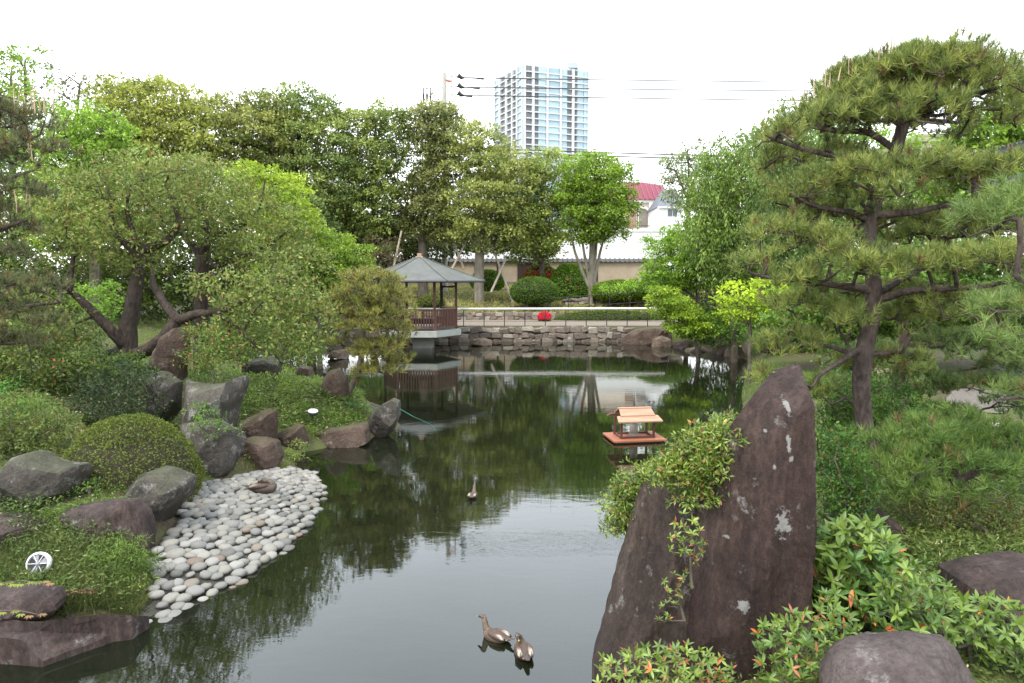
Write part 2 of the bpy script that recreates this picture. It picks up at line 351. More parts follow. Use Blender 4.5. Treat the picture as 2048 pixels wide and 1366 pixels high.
def mat_water():
    m, n, l, b, out = new_mat('pond_water'); n.remove(b)
    v = coords(n, l, (.55, 1.5, 1)); t = noise(n, l, 3.2, 4, .55, v, .6); t2 = noise(n, l, .55, 2, .5, v)
    v3 = coords(n, l, (.9, 2.6, 1)); t3 = noise(n, l, 16, 3, .5, v3)
    hm = n.new('ShaderNodeMath'); hm.operation = 'MULTIPLY'; l.new(t.outputs['Fac'], hm.inputs[0]); l.new(t2.outputs['Fac'], hm.inputs[1])
    h2 = n.new('ShaderNodeMath'); h2.operation = 'MULTIPLY_ADD'; l.new(t3.outputs['Fac'], h2.inputs[0]); h2.inputs[1].default_value = .035; l.new(hm.outputs[0], h2.inputs[2])
    bp = n.new('ShaderNodeBump'); bp.inputs['Strength'].default_value = .10; bp.inputs['Distance'].default_value = .02; l.new(h2.outputs[0], bp.inputs['Height'])
    fr = n.new('ShaderNodeFresnel'); fr.inputs['IOR'].default_value = 1.6; l.new(bp.outputs[0], fr.inputs['Normal'])
    gl = n.new('ShaderNodeBsdfGlossy'); gl.inputs['Roughness'].default_value = .004; gl.inputs['Color'].default_value = (1, 1, 1, 1); l.new(bp.outputs[0], gl.inputs['Normal'])
    tr = n.new('ShaderNodeBsdfTransparent'); tr.inputs['Color'].default_value = (.36, .36, .20, 1)
    df = n.new('ShaderNodeBsdfDiffuse'); df.inputs['Color'].default_value = (.012, .016, .008, 1)
    m1 = n.new('ShaderNodeMixShader'); m1.inputs[0].default_value = .55; l.new(tr.outputs[0], m1.inputs[1]); l.new(df.outputs[0], m1.inputs[2])
    m2 = n.new('ShaderNodeMixShader'); l.new(fr.outputs[0], m2.inputs[0]); l.new(m1.outputs[0], m2.inputs[1]); l.new(gl.outputs[0], m2.inputs[2])
    l.new(m2.outputs[0], out.inputs[0]); return m
tag(mk('pond_water', [(-14, -7, 0), (14, -7, 0), (14, 36.3, 0), (-14, 36.3, 0)], [(0, 1, 2, 3)], mat_water()), kind='structure')

# ---------------------------------------------------------------- rocks
def resample(P, n, closed=True):
    P = np.asarray(P, float); Q = np.vstack([P, P[:1]]) if closed else P
    s = np.concatenate([[0], np.cumsum(np.linalg.norm(np.diff(Q, axis=0), axis=1))]); t = np.linspace(0, s[-1], n, endpoint=not closed)
    return np.stack([np.interp(t, s, Q[:, k]) for k in range(Q.shape[1])], 1)
def boulder(label, outline, y0, thick, mat, cat='rock', name='rock', group=None, p=2.6, amp=.06, chis=5, n=72, seed=0, lean=0.0, depthf=None, fine=.012, back=None, planes=()):
    r_ = np.random.default_rng(seed + 11)
    if y0 is None:
        o_ = np.array(outline, float); lowp = o_[o_[:, 1] > o_[:, 1].max() - 12]; y0 = G(lowp[:, 0].mean(), o_[:, 1].max() - 8)[1] + thick * .7
    O = np.array([T(a, b, y0) for a, b in resample(outline, n)])
    O = (O + np.roll(O, 1, 0) * .25 + np.roll(O, -1, 0) * .25) / 1.5
    c = O.mean(0); size = np.linalg.norm(O - c, axis=1).mean()
    back = back or thick
    V = [c + np.array([0, -thick, 0])]; rr = np.linspace(0, 1, 18)[1:] ** .8
    for r in rr:
        q = c + (O - c) * r; q[:, 1] = y0 - thick * (1 - r ** p) ** (1 / p); V += list(q)
    for r in rr[::-1][1:]:
        q = c + (O - c) * r; q[:, 1] = y0 + back * (1 - r ** p) ** (1 / p); V += list(q)
    V.append(c + np.array([0, back, 0])); V = np.array(V)
    nr = len(rr) * 2 - 1; F = [(0, 1 + (j + 1) % n, 1 + j) for j in range(n)]
    for k in range(nr - 1):
        a = 1 + k * n; b = a + n; F += [(a + j, a + (j + 1) % n, b + (j + 1) % n, b + j) for j in range(n)]
    e = len(V) - 1; a = 1 + (nr - 1) * n; F += [(e, a + j, a + (j + 1) % n) for j in range(n)]
    for _ in range(chis):                              # broken, flattish faces
        d = r_.normal(size=3); d[1] = -abs(d[1]) - .35; d[2] *= .8; d /= np.linalg.norm(d)
        s = (V - c) @ d; lim = s.max() * r_.uniform(.62, .86); over = np.maximum(s - lim, 0); V = V - over[:, None] * d * .88
    for (a_, b_, c_, lim) in planes:
        d = np.array([a_, b_, c_], float); d /= np.linalg.norm(d); s = (V - c) @ d; over = np.maximum(s - s.max() * lim, 0); V = V - over[:, None] * d * .96
    dirv = unit(V - c)
    V = V + dirv * (fbm(V, 1.3 / max(size, .15), seed, 3) * amp * size)[:, None] + dirv * (fbm(V, 9 / max(size, .3), seed + 5, 3) * fine * 1.6)[:, None]
    if depthf is not None: V = depthf(V)
    base = V[V[:, 2].argmin()]
    o = mk(name, V - np.array([c[0], y0, base[2]]), F, mat, smooth=True); o.data.set_sharp_from_angle(angle=R(24))
    o.location = (c[0], y0, base[2]); return tag(o, label, cat, group)

def b1depth(V):
    Q = V * np.array([9, 1, 1.1]); V = V + np.array([0, 1, 0]) * (fbm(Q, 1, 77, 4) * .028)[:, None]                                        # the arris down the right third: the face turns away there
    s = (V[:, 1] < 5.05)
    xe = T(1585, 900, 5.0)[0] + (V[:, 2] - T(1585, 900, 5)[2]) * .012
    w = np.clip((V[:, 0] - xe) / .16, 0, 1.6); V[:, 1] += np.where(s, w * .42 - .06 * np.exp(-((V[:, 0] - xe) / .05) ** 2), 0)
    xl = T(1450, 900, 5.0)[0]; V[:, 1] += np.where(s, np.clip((xl - V[:, 0]) / .35, 0, 2) * .10, 0)
    V[:, 2] += 0; return V
SP = lambda px, py: tuple(T(px, py, 4.75) - np.array([B1C[0], 5.0, B1C[2]]))
B1O = [(1572, 719), (1584, 714), (1608, 712), (1621, 724), (1627, 800), (1632, 900), (1638, 1000), (1650, 1060), (1647, 1160), (1625, 1260), (1610, 1420), (1350, 1420), (1362, 1200), (1385, 1080), (1408, 985), (1428, 905), (1468, 838), (1512, 782), (1545, 742)]
_O = np.array([T(a, b, 5.0) for a, b in resample(B1O, 72)]); B1C = (_O.mean(0)[0], 5.0, _O[:, 2].min())
spots = [(SP(1577, 812), .022, .055), (SP(1570, 878), .015, .07), (SP(1572, 910), .02, .03), (SP(1552, 1030), .055, .10), (SP(1473, 1190), .04, .05), (SP(1536, 862), .012, .012), (SP(1544, 928), .012, .016), (SP(1455, 1075), .022, .015), (SP(1505, 815), .01, .03)]
ROCK_MAIN = mat_rock('standing_stone', (.036, .022, .019), (.070, .045, .039), (.135, .10, .088), lichen=.12, streak=True, spots=spots)
boulder('tall dark purple standing stone with white lichen streaks and a blunt peak', B1O, 5.0, .40, ROCK_MAIN, 'standing stone', 'standing_stone', back=.10, amp=.03, chis=0, p=9, seed=3, depthf=b1depth, fine=.012, n=120, planes=[(-.62, -.75, .22, .62), (.1, -1, .12, .80), (-.2, -.9, -.25, .72), (-.3, -.5, .8, .86), (.72, -.69, .05, .80)])
boulder('dark brown stone leaning on the left flank of the standing stone, foot in water', [(1282, 968), (1335, 925), (1400, 900), (1435, 960), (1430, 1060), (1400, 1220), (1390, 1420), (1180, 1420), (1185, 1312), (1216, 1200), (1240, 1120), (1258, 1040)], 5.35, .42,
        mat_rock('leaning_stone', (.034, .025, .022), (.078, .057, .048), (.17, .145, .125), lichen=.35, streak=True), amp=.05, chis=2, seed=9, p=5, n=100, back=.14, planes=[(-.6, -.7, .3, .66), (.15, -1, .2, .78), (-.1, -.8, -.5, .75)])
boulder('dark grey slab sloping down to the right behind the azalea leaves', [(1690, 985), (1730, 995), (1790, 1040), (1840, 1090), (1870, 1160), (1880, 1260), (1700, 1300), (1640, 1100)], 6.1, .3, ROCK_PURPLE, seed=12, chis=3)
boulder('dark boulder at the right edge behind the azalea leaves', [(1905, 1150), (1960, 1130), (2060, 1122), (2160, 1130), (2180, 1330), (1980, 1360), (1900, 1240)], 4.7, .45, ROCK_PURPLE, seed=14, chis=4)
boulder('low dark boulder under the azalea near the right edge', [(1830, 1200), (1900, 1165), (1990, 1180), (2010, 1260), (1960, 1330), (1820, 1300)], 5.0, .3, ROCK_PURPLE, seed=15, chis=4)
boulder('rounded grey purple boulder at the bottom edge, right of the standing stone', [(1655, 1366), (1690, 1310), (1760, 1284), (1860, 1278), (1920, 1292), (1960, 1340), (1975, 1420), (1960, 1560), (1650, 1560)], 3.55, .4,
        mat_rock('round_boulder', (.075, .062, .062), (.155, .13, .13), (.25, .22, .22), lichen=.3), seed=16, chis=2, p=2.2)
LB = [
 ('low grey block on the kerb slab at the left edge', [(-70, 1195), (20, 1182), (100, 1190), (112, 1202), (107, 1228), (76, 1246), (30, 1252), (-70, 1262)], 5.95, .28, ROCK_PURPLE, 3.4),
 ('flat dark stone at the left edge above the round glass spotlight', [(-90, 1030), (0, 1034), (55, 1050), (104, 1082), (60, 1096), (0, 1120), (-90, 1130)], None, .4, ROCK_PURPLE, 2.6),
 ('pale grey peaked boulder near the left edge, left of the clipped round bush', [(-15, 940), (20, 915), (55, 905), (80, 917), (112, 930), (162, 934), (168, 965), (120, 1040), (60, 1042), (-10, 985)], None, .45, ROCK_GREY, 2.2),
 ('long dark purple stone with a vertical ridge, bordering the cobbles', [(128, 1018), (225, 1004), (262, 1003), (286, 1032), (297, 1075), (296, 1150), (270, 1150), (215, 1095), (150, 1050)], None, .32, ROCK_PURPLE, 3.0),
 ('tan grey boulder with a rough top between the round bush and the cobbles', [(212, 992), (250, 958), (318, 936), (345, 938), (382, 958), (378, 988), (348, 1022), (310, 1066), (262, 1050), (225, 1010)], None, .36, ROCK_GREY, 2.4),
 ('broad grey boulder with a concave top under the plum tree', [(350, 762), (372, 768), (410, 772), (450, 766), (484, 750), (487, 772), (470, 815), (456, 880), (400, 905), (345, 880), (342, 820)], None, .5, ROCK_GREY, 3.6),
 ('narrow grey stone slab standing left of the broad grey boulder', [(296, 748), (325, 742), (358, 764), (352, 830), (336, 866), (300, 866)], None, .3, ROCK_GREY, 3.0),
 ('rough weathered boulder beside the top corner of the cobbles', [(352, 850), (430, 842), (482, 868), (490, 884), (458, 950), (410, 965), (368, 925)], None, .4, ROCK_GREY, 2.2),
 ('brown angular stone with a slanting top edge beside the bamboo grass', [(464, 852), (500, 832), (530, 818), (550, 822), (552, 895), (500, 900), (468, 885)], None, .3, ROCK_BROWN, 3.4),
 ('brown block with a flat mossy top at the head of the cobbles', [(466, 880), (500, 876), (552, 884), (560, 915), (545, 950), (480, 950), (452, 930)], None, .35, ROCK_BROWN, 3.6),
 ('knobbly brown kerb stone at the water under the bamboo grass', [(555, 866), (572, 858), (590, 848), (604, 852), (615, 880), (612, 915), (585, 915), (560, 900)], 12.7, .3, ROCK_BROWN, 2.4),
 ('long low brown kerb stone along the water under the bamboo grass', [(598, 872), (640, 862), (700, 850), (738, 843), (740, 884), (690, 900), (620, 915), (598, 905)], 13.3, .3, ROCK_BROWN, 3.6),
 ('pale pointed stone at the tip of the bamboo grass bank, jutting into the pond', [(732, 838), (765, 808), (788, 795), (800, 802), (801, 830), (788, 862), (762, 880), (735, 886)], 14.0, .32, ROCK_PALE if False else ROCK_GREY, 2.6),
 ('rounded brown stone standing beside the small leaning pine', [(642, 800), (641, 757), (655, 740), (676, 739), (690, 757), (702, 810), (660, 815)], None, .4, ROCK_BROWN, 3.0),
 ('flat topped pale grey boulder behind the broad grey one', [(482, 735), (500, 718), (535, 714), (560, 724), (552, 770), (490, 775)], None, .5, ROCK_GREY, 3.0),
 ('narrow greenish stone standing in the grass near the far left shore', [(590, 800), (590, 745), (600, 730), (622, 735), (628, 800)], 17.5, .3, ROCK_BROWN, 3.2),
 ('tall brown standing stone between the two plum tree trunks', [(300, 712), (330, 670), (350, 654), (368, 654), (374, 690), (366, 760), (320, 770), (298, 740)], 13.2, .28, ROCK_BROWN, 3.0),
 ('small grey stone lying left of the plum tree foot', [(190, 720), (205, 702), (235, 690), (262, 700), (258, 725), (215, 735)], 14.6, .3, ROCK_GREY, 2.4),
 ('pale wedge of rock on the far left shore behind the small pine', [(655, 716), (664, 702), (692, 698), (696, 718)], 28.0, .6, ROCK_PALE, 2.4),
 ('low flat rock in the water beside the pavilion', [(940, 690), (946, 679), (968, 676), (986, 681), (984, 692), (960, 697)], 33.8, .5, ROCK_PALE, 2.4),
 ('large domed brown boulder at the right end of the stone bank', [(1243, 696), (1250, 672), (1275, 658), (1310, 652), (1345, 656), (1352, 700), (1300, 702)], 34.6, 1.1, ROCK_BROWN, 2.4),
 ('pale pitted rock at the waterline in front of the domed boulder', [(1303, 696), (1308, 678), (1325, 671), (1342, 677), (1348, 698), (1325, 701)], 33.2, .5, ROCK_PALE, 2.4),
 ('low brown rock right of the pale pitted rock', [(1346, 700), (1350, 684), (1372, 678), (1388, 690), (1386, 706), (1362, 706)], 32.6, .5, ROCK_BROWN, 2.6),
 ('flat tan rock on the far right shore under the maple', [(1366, 712), (1374, 698), (1400, 692), (1424, 700), (1428, 714), (1396, 716)], 31.0, .5, ROCK_PALE, 2.6),
 ('upright tan rock on the far right shore beside the dry ferns', [(1425, 714), (1430, 692), (1445, 684), (1458, 700), (1456, 718)], 30.2, .5, ROCK_BROWN, 2.6),
 ('big smooth tan boulder on the far right shore', [(1448, 722), (1462, 692), (1480, 672), (1502, 668), (1530, 690), (1540, 725), (1500, 730)], 28.8, .8, ROCK_PALE, 2.8),
 ('mossy rock on the right shore partly hidden by pine needles', [(1535, 735), (1545, 705), (1575, 690), (1600, 700), (1610, 740), (1570, 746)], 27.0, .8, ROCK_BROWN, 2.6),
 ('pale cream boulder seen between the two pine trunks', [(1742, 772), (1746, 742), (1760, 730), (1780, 733), (1792, 748), (1790, 776)], 15.4, .4, mat_rock('cream_stone', (.26, .22, .14), (.42, .37, .25), (.52, .47, .34)), 2.8),
]
for i, (lab, out_, y0, th, mt, p) in enumerate(LB):
    boulder(lab, out_, y0, th, mt, seed=20 + i, p=p + .8, amp=.10, chis=9)

# the kerb slab at the left edge, top tilted towards the water
def slab(label, top, mat, name='kerb_slab', cat='kerb slab', zb=-.5, seed=1, n=60):
    P = np.array([Z(a, b, z) for a, b, z in top]); Q = resample(P, n); c = Q.mean(0); V = [c]; rr = np.linspace(0, 1, 12)[1:]
    for r in rr: V += list(c + (Q - c) * r)
    for z, s in ((.6, 1.0), (.25, .985), (0, .95)): q = c + (Q - c) * s; q[:, 2] = zb + (Q[:, 2] - zb) * z; V += list(q)
    V = np.array(V); m = len(rr) + 3; F = [(0, 1 + j, 1 + (j + 1) % n) for j in range(n)]
    for k in range(m - 1): a = 1 + k * n; b = a + n; F += [(a + j, b + j, b + (j + 1) % n, a + (j + 1) % n) for j in range(n)]
    V[:, 2] += fbm(V, 3, seed, 4) * .05; V[:, :2] += np.stack([fbm(V, 5, seed + 3, 3), fbm(V, 5, seed + 7, 3)], 1) * .03
    o = mk(name, V - c, F, mat, smooth=False); o.location = c; return tag(o, label, cat)
slab('flat dark kerb slab with a pale worn edge at the lower left waterline', [(-160, 1262, .30), (-60, 1250, .30), (112, 1236, .30), (262, 1228, .24), (300, 1234, .10), (190, 1284, .06), (86, 1322, .05), (47, 1277, .24), (-40, 1268, .26), (-160, 1275, .26)], ROCK_PURPLE, seed=4)
boulder('dark end block under the kerb slab, standing in the water at the left edge', [(-120, 1262), (-40, 1262), (45, 1274), (72, 1322), (60, 1345), (-60, 1350), (-120, 1345)], 5.75, .25, ROCK_PURPLE, seed=71, p=3.6, chis=3)

# ---------------------------------------------------------------- the cobbled beach
def mat_cobble():
    m, n, l, b, out = new_mat('river_cobble'); v = coords(n, l); oi = n.new('ShaderNodeObjectInfo')
    r = ramp(n, [(0, (.12, .116, .105)), (.22, (.20, .196, .18)), (.45, (.255, .245, .215)), (.62, (.17, .168, .158)), (.82, (.30, .29, .27)), (.95, (.22, .205, .17)), (1, (.17, .125, .095))]); l.new(oi.outputs['Random'], r.inputs[0])
    t = noise(n, l, 14, 6, .7, v); q = ramp(n, [(.3, (.45, .43, .40)), (.6, (1.1, 1.1, 1.08))]); l.new(t.outputs['Fac'], q.inputs[0])
    mu = n.new('ShaderNodeMix'); mu.data_type = 'RGBA'; mu.blend_type = 'MULTIPLY'; mu.inputs['Factor'].default_value = .9; l.new(r.outputs[0], mu.inputs['A']); l.new(q.outputs[0], mu.inputs['B'])
    l.new(mu.outputs['Result'], b.inputs['Base Color']); b.inputs['Roughness'].default_value = .75; b.inputs['Specular IOR Level'].default_value = .3
    bp = n.new('ShaderNodeBump'); bp.inputs['Strength'].default_value = .4; bp.inputs['Distance'].default_value = .01; l.new(t.outputs['Fac'], bp.inputs['Height']); l.new(bp.outputs[0], b.inputs['Normal']); return m
COB = mat_cobble()
import bmesh
def ico(sub):
    bm = bmesh.new(); bmesh.ops.create_icosphere(bm, subdivisions=sub, radius=1); V = np.array([v.co[:] for v in bm.verts]); F = np.array([[v.index for v in f.verts] for f in bm.faces]); bm.free(); return V, F
IV, IF = ico(2)
cob_me = []
for k in range(8):
    V = IV * (1 + fbm(IV, 1.1, 50 + k, 2) * .34)[:, None]; V[:, 2] = np.sign(V[:, 2]) * np.abs(V[:, 2]) ** .8
    cob_me.append((V, mesh_data('cobble', V, IF, COB, True)))
bed_me = None
s = .128; pts = []
e0 = wp(300, 1242); e1 = wp(602, 1070); ax = unit((e1 - e0)[None])[0]; ay = np.array([-ax[1], ax[0]])
for i in range(-14, 70):
    for j in range(-8, 50):
        p = e0 + ax * (i + .5 * (j % 2)) * s * 1.12 + ay * j * s * .93 + rng.normal(size=2) * .017
        pts.append(p)
pts = np.array(pts); pts = pts[inpoly(pts, BEACH)]
cx_, cy_ = BEACH.mean(0)
bq = resample(np.column_stack([BEACH, BEACH[:, 0] * 0]), 90)[:, :2]; V = [(cx_, cy_)]
for r in np.linspace(0, 1, 22)[1:]: V += list(np.array([cx_, cy_]) + (bq - [cx_, cy_]) * r * .985)
V = np.array(V); V = np.column_stack([V, beach_h(V) - .018]); F = [(0, 1 + j, 1 + (j + 1) % 90) for j in range(90)]
for k in range(20): a = 1 + k * 90; b = a + 90; F += [(a + j, b + j, b + (j + 1) % 90, a + (j + 1) % 90) for j in range(90)]
beach = tag(mk('cobbled_beach', V, F, mat_simple('beach_mortar', (.06, .056, .046), (.03, .028, .022), 12, .9, .6), smooth=True), kind='structure')
hz = beach_h(pts); order = np.argsort(pts[:, 1]); fv = []; ff = []; fb = 0
for q, k in enumerate(order):
    x, y = pts[k]; V0, me = cob_me[random.randrange(8)]
    w = random.uniform(.58, .71) * s * (random.choice([1, 1, 1.05, .72, .85, 1.22])); l_ = w * random.uniform(.76, 1.0); a = math.atan2(ax[1], ax[0]) + random.gauss(0, .35)
    z = hz[k] + w * .06; h_ = w * random.uniform(.40, .56)
    if q < 300:
        o = link('cobble', me, beach, (x, y, z)); o.scale = (w, l_, h_); o.rotation_euler = (random.gauss(0, .09), random.gauss(0, .09), a)
    else:
        Q = V0 * [w, l_, h_]; c_, s_ = math.cos(a), math.sin(a); Q = np.column_stack([Q[:, 0] * c_ - Q[:, 1] * s_ + x, Q[:, 0] * s_ + Q[:, 1] * c_ + y, Q[:, 2] + z]); fv.append(Q); ff.append(IF + fb); fb += len(Q)
if fv:
    tag(mk('cobbles', np.concatenate(fv), np.concatenate(ff), mat_simple('far_cobble', (.31, .29, .255), (.14, .13, .115), 5.5, .75, .3, detail=2), beach, True), kind='stuff')
print('cobbles', len(pts))

# ---------------------------------------------------------------- leaves, branches, trees
def mixc(a, b, t): a = np.array(a); b = np.array(b); return a[None] * (1 - t[:, None]) + b[None] * t[:, None]
def leaf_quads(P, A, N, L, W, C, fold=.18):
    """pointed leaves: base P, axis A, face normal N, length L, width W"""
    n = len(P); A = unit(A); S = unit(np.cross(A, N)); U = np.cross(S, A); L = np.broadcast_to(L, (n,))[:, None]; W = np.broadcast_to(W, (n,))[:, None]
    mid = P + A * L * .45
    V = np.stack([P, mid + S * W * .5 + U * W * fold, P + A * L, mid - S * W * .5 + U * W * fold], 1).reshape(-1, 3)
    F = np.arange(4 * n).reshape(n, 4); return V, F, np.repeat(C, 4, 0)
def needles(P, A, L, W, C):
    n = len(P); A = unit(A); S = unit(np.cross(A, rand_dirs(n))) ; L = np.broadcast_to(L, (n,))[:, None]; W = np.broadcast_to(W, (n,))[:, None]
    V = np.stack([P - S * W * .5, P + S * W * .5, P + A * L], 1).reshape(-1, 3); return V, np.arange(3 * n).reshape(n, 3), np.repeat(C, 3, 0)
def network(paths, targets, r_tip=.008, step=.3, gnarl=.12, up=.3, expo=.45, zpen=.8):
    """paths: [(points Nx3, radii N)] first is the trunk, the others start at the nearest earlier node; targets: twig ends"""
    pos = []; par = []; rmin = []
    for k, (P, r) in enumerate(paths):
        P = np.asarray(P, float); r = np.asarray(r, float); m = max(2, int(np.linalg.norm(np.diff(P, axis=0), axis=1).sum() / step))
        s = np.concatenate([[0], np.cumsum(np.linalg.norm(np.diff(P, axis=0), axis=1))]); t = np.linspace(0, s[-1], m + 1)
        # smooth path
        Q = np.stack([np.interp(t, s, P[:, c]) for c in range(3)], 1); q = np.interp(t, s, r)
        for _ in range(2): Q[1:-1] = Q[1:-1] * .5 + (Q[2:] + Q[:-2]) * .25
        Q[1:-1] += rng.normal(size=Q[1:-1].shape) * gnarl * .12 * step
        prev = -1
        if pos:
            prev = int(np.argmin(np.linalg.norm(np.array(pos) - Q[0], axis=1)))
        for i in range(len(Q)): pos.append(Q[i]); par.append(prev); rmin.append(q[i]); prev = len(pos) - 1
    ntr = len(pos); base = np.array(pos)
    targets = np.asarray(targets, float)
    if len(targets):
        dm = np.array([np.linalg.norm(base - t, axis=1).min() for t in targets]); targets = targets[np.argsort(dm)]
    buf = np.zeros((ntr + len(targets) * 14, 3)); buf[:ntr] = base; n = ntr
    for t in targets:
        d = buf[:n] - t; cost = np.linalg.norm(d, axis=1) + zpen * np.maximum(d[:, 2], 0); k = int(np.argmin(cost)); a = buf[k].copy(); D = np.linalg.norm(t - a)
        m = int(np.clip(D / step, 1, 12)); prev = k; w = unit(rng.normal(size=3)) * D * gnarl; w2 = unit(rng.normal(size=3)) * D * gnarl * .6
        for i in range(1, m + 1):
            f = i / m; p = a * (1 - f) + t * f + w * math.sin(f * math.pi) + w2 * math.sin(f * 2 * math.pi) - np.array([0, 0, 1]) * up * D * .25 * math.sin(f * math.pi)
            buf[n] = p; par.append(prev); rmin.append(0); prev = n; n += 1
    pos = buf[:n]; par = np.array(par); cnt = np.zeros(n); child = [[] for _ in range(n)]
    for i in range(n - 1, -1, -1):
        if not child[i]: cnt[i] = 1
        if par[i] >= 0: cnt[par[i]] += cnt[i]; child[par[i]].append(i)
    r = np.maximum(r_tip * cnt ** expo, np.array(rmin)); chains = []; rad = []
    for i in range(n):
        p = par[i]; start = p < 0 or max(child[p], key=lambda c: cnt[c] + (1e6 if rmin[c] > 0 else 0)) != i
        if not start: continue
        ch = [] if p < 0 else [p]; rr = [] if p < 0 else [min(r[p], r[i] * 1.25)]; j = i
        while True:
            ch.append(j); rr.append(r[j])
            if not child[j]: break
            j = max(child[j], key=lambda c: cnt[c] + (1e6 if rmin[c] > 0 else 0))
        if rr[-1] <= r_tip * 1.01: rr[-1] *= .5
        chains.append(pos[ch]); rad.append(np.array(rr))
    return chains, rad
def wood(name, paths, targets, mat, root, k=6, **kw):
    ch, rd = network(paths, targets, **kw); V, F = tube_arrays(ch, rd, k); return mk(name, V, F, mat, root, smooth=True)
def clumps_in(poly, d, depth, spacing, rsize, seed=0, inset=.35, flat=.6, n_max=400):
    """clump centres filling an outline seen at distance d; depth = half thickness in metres"""
    r_ = np.random.default_rng(seed); poly = np.array(poly, float); lo, hi = poly.min(0), poly.max(0); m = M(d)
    p = r_.uniform(lo, hi, (5000, 2)); e = -sdist(p, poly) * m; ok = e > rsize * inset; p = p[ok]; e = e[ok]
    th = depth * np.sqrt(np.minimum(1, e / (depth * 1.1))); a = T(0, 0, d); Q = np.array([T(q[0], q[1], d) for q in p]) if len(p) else np.zeros((0, 3)); Q[:, 1] += r_.uniform(-1, 1, len(p)) * th
    out = np.zeros((n_max, 3)); k = 0; s2 = spacing ** 2
    for q in Q:
        if k >= n_max: break
        if k and ((out[:k] - q) ** 2).sum(1).min() < s2: continue
        out[k] = q; k += 1
    return out[:k]
LG = 1.55
def foliage(C, rad, flat, nsub, subr, nleaf, L, W, c_old, c_new, newp=.35, up=.5, seed=0, top=.25, cvar=.25, droop=0.0, blob=.5, rvar=.25, sflat=.7, orange=None, nr=.75, nd=.5, top_mix=0.0):
    """C clump centres; each clump carries nsub sprays on its skin, each spray nleaf leaves"""
    r_ = np.random.default_rng(seed); n = len(C); R_ = rad * r_.uniform(1 - rvar, 1 + rvar, n)
    D = unit(r_.normal(size=(n, nsub, 3))); D[..., 2] = np.where(r_.random((n, nsub)) < top, np.abs(D[..., 2]), D[..., 2]); D[..., 2] = np.where(D[..., 2] < -.55, -D[..., 2], D[..., 2])
    rr = r_.uniform(.62, 1.0, (n, nsub, 1)); S = C[:, None] + D * rr * R_[:, None, None] * np.array([1, 1, flat]); S = S.reshape(-1, 3); D = D.reshape(-1, 3)
    m = len(S); d2 = unit(r_.normal(size=(m, nleaf, 3)) + D[:, None] * blob); ro = r_.random((m, nleaf, 1)) ** .5
    sr = subr * r_.uniform(.6, 1.3, (m, 1, 1)); P = S[:, None] + d2 * ro * sr * np.array([1, 1, sflat]); P = P.reshape(-1, 3); d2 = d2.reshape(-1, 3); Dd = np.repeat(D, nleaf, 0)
    k = len(P); A = unit(d2 + r_.normal(size=(k, 3)) * .6 + np.array([0, 0, -droop])); N = unit(r_.normal(size=(k, 3)) * nr + np.array([0, 0, up]) + Dd * nd)
    c_old = np.array(c_old) * LG; c_new = np.array(c_new) * LG
    t = np.clip(newp + (r_.random(k) - .5) * .7 + np.repeat(r_.normal(size=m) * .16, nleaf) + np.repeat(r_.normal(size=n) * .16, nleaf * nsub) + top_mix * (Dd[:, 2] - .2), 0, 1)  # sprays facing up on a clump lean towards the lighter leaf colour
    C_ = mixc(c_old, c_new, t) * (1 + (r_.random((k, 1)) - .5) * 2 * cvar)
    if orange is not None:
        w = (r_.random(k) < orange[1]); C_[w] = np.array(orange[0]) * (1 + (r_.random((w.sum(), 1)) - .5) * .5)
    s_ = r_.uniform(.65, 1.3, k)
    return leaf_quads(P, A, N, L * s_, W * s_, np.clip(C_, .002, 1)), S
def join(parts):
    b = 0; VV = []; FF = []; CC = []
    for V, F, C in parts: VV.append(V); FF.append(F + b); CC.append(C); b += len(V)
    return np.concatenate(VV), np.concatenate(FF), np.concatenate(CC)

def tree(name, label, cat, base, trunkpaths, crown, d, depth, spacing, rad, leaf, cols, bark, group=None, seed=0, flat=.6, nsub=7, subr=.35, nleaf=16, net=None, fol=None, mat=None, extra=None, nmax=260):
    """base/trunk in photo pixels at distance d"""
    b = on(base[0], base[1], d); root = thing(name, label, cat, tuple(b), group)
    paths = []
    for i, pth in enumerate(trunkpaths):
        P = []; r = []
        for q in pth:
            dy = q[3] if len(q) > 3 else 0
            P.append(T(q[0], q[1], d + dy)); r.append(q[2])
        if i == 0: P[0][2] = min(P[0][2], Hxy(P[0][0], P[0][1]) - .1)
        paths.append((P, r))
    C = clumps_in(crown, d, depth, spacing, rad, seed, flat=flat, n_max=nmax)
    if extra is not None: C = np.concatenate([C, extra])
    fk = dict(newp=.4, up=.6); fk.update(fol or {})
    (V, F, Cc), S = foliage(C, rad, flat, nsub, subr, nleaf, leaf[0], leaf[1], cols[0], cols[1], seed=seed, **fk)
    nk = dict(r_tip=.03, step=rad * .6, gnarl=.12); nk.update(net or {})
    tg = C if nk.pop('deep', False) is False else np.concatenate([C, S[::3]])
    wood('trunk', paths, tg, bark, root, **nk)
    o = mk('crown', V, F, mat or LEAF, root, cols=Cc); return root

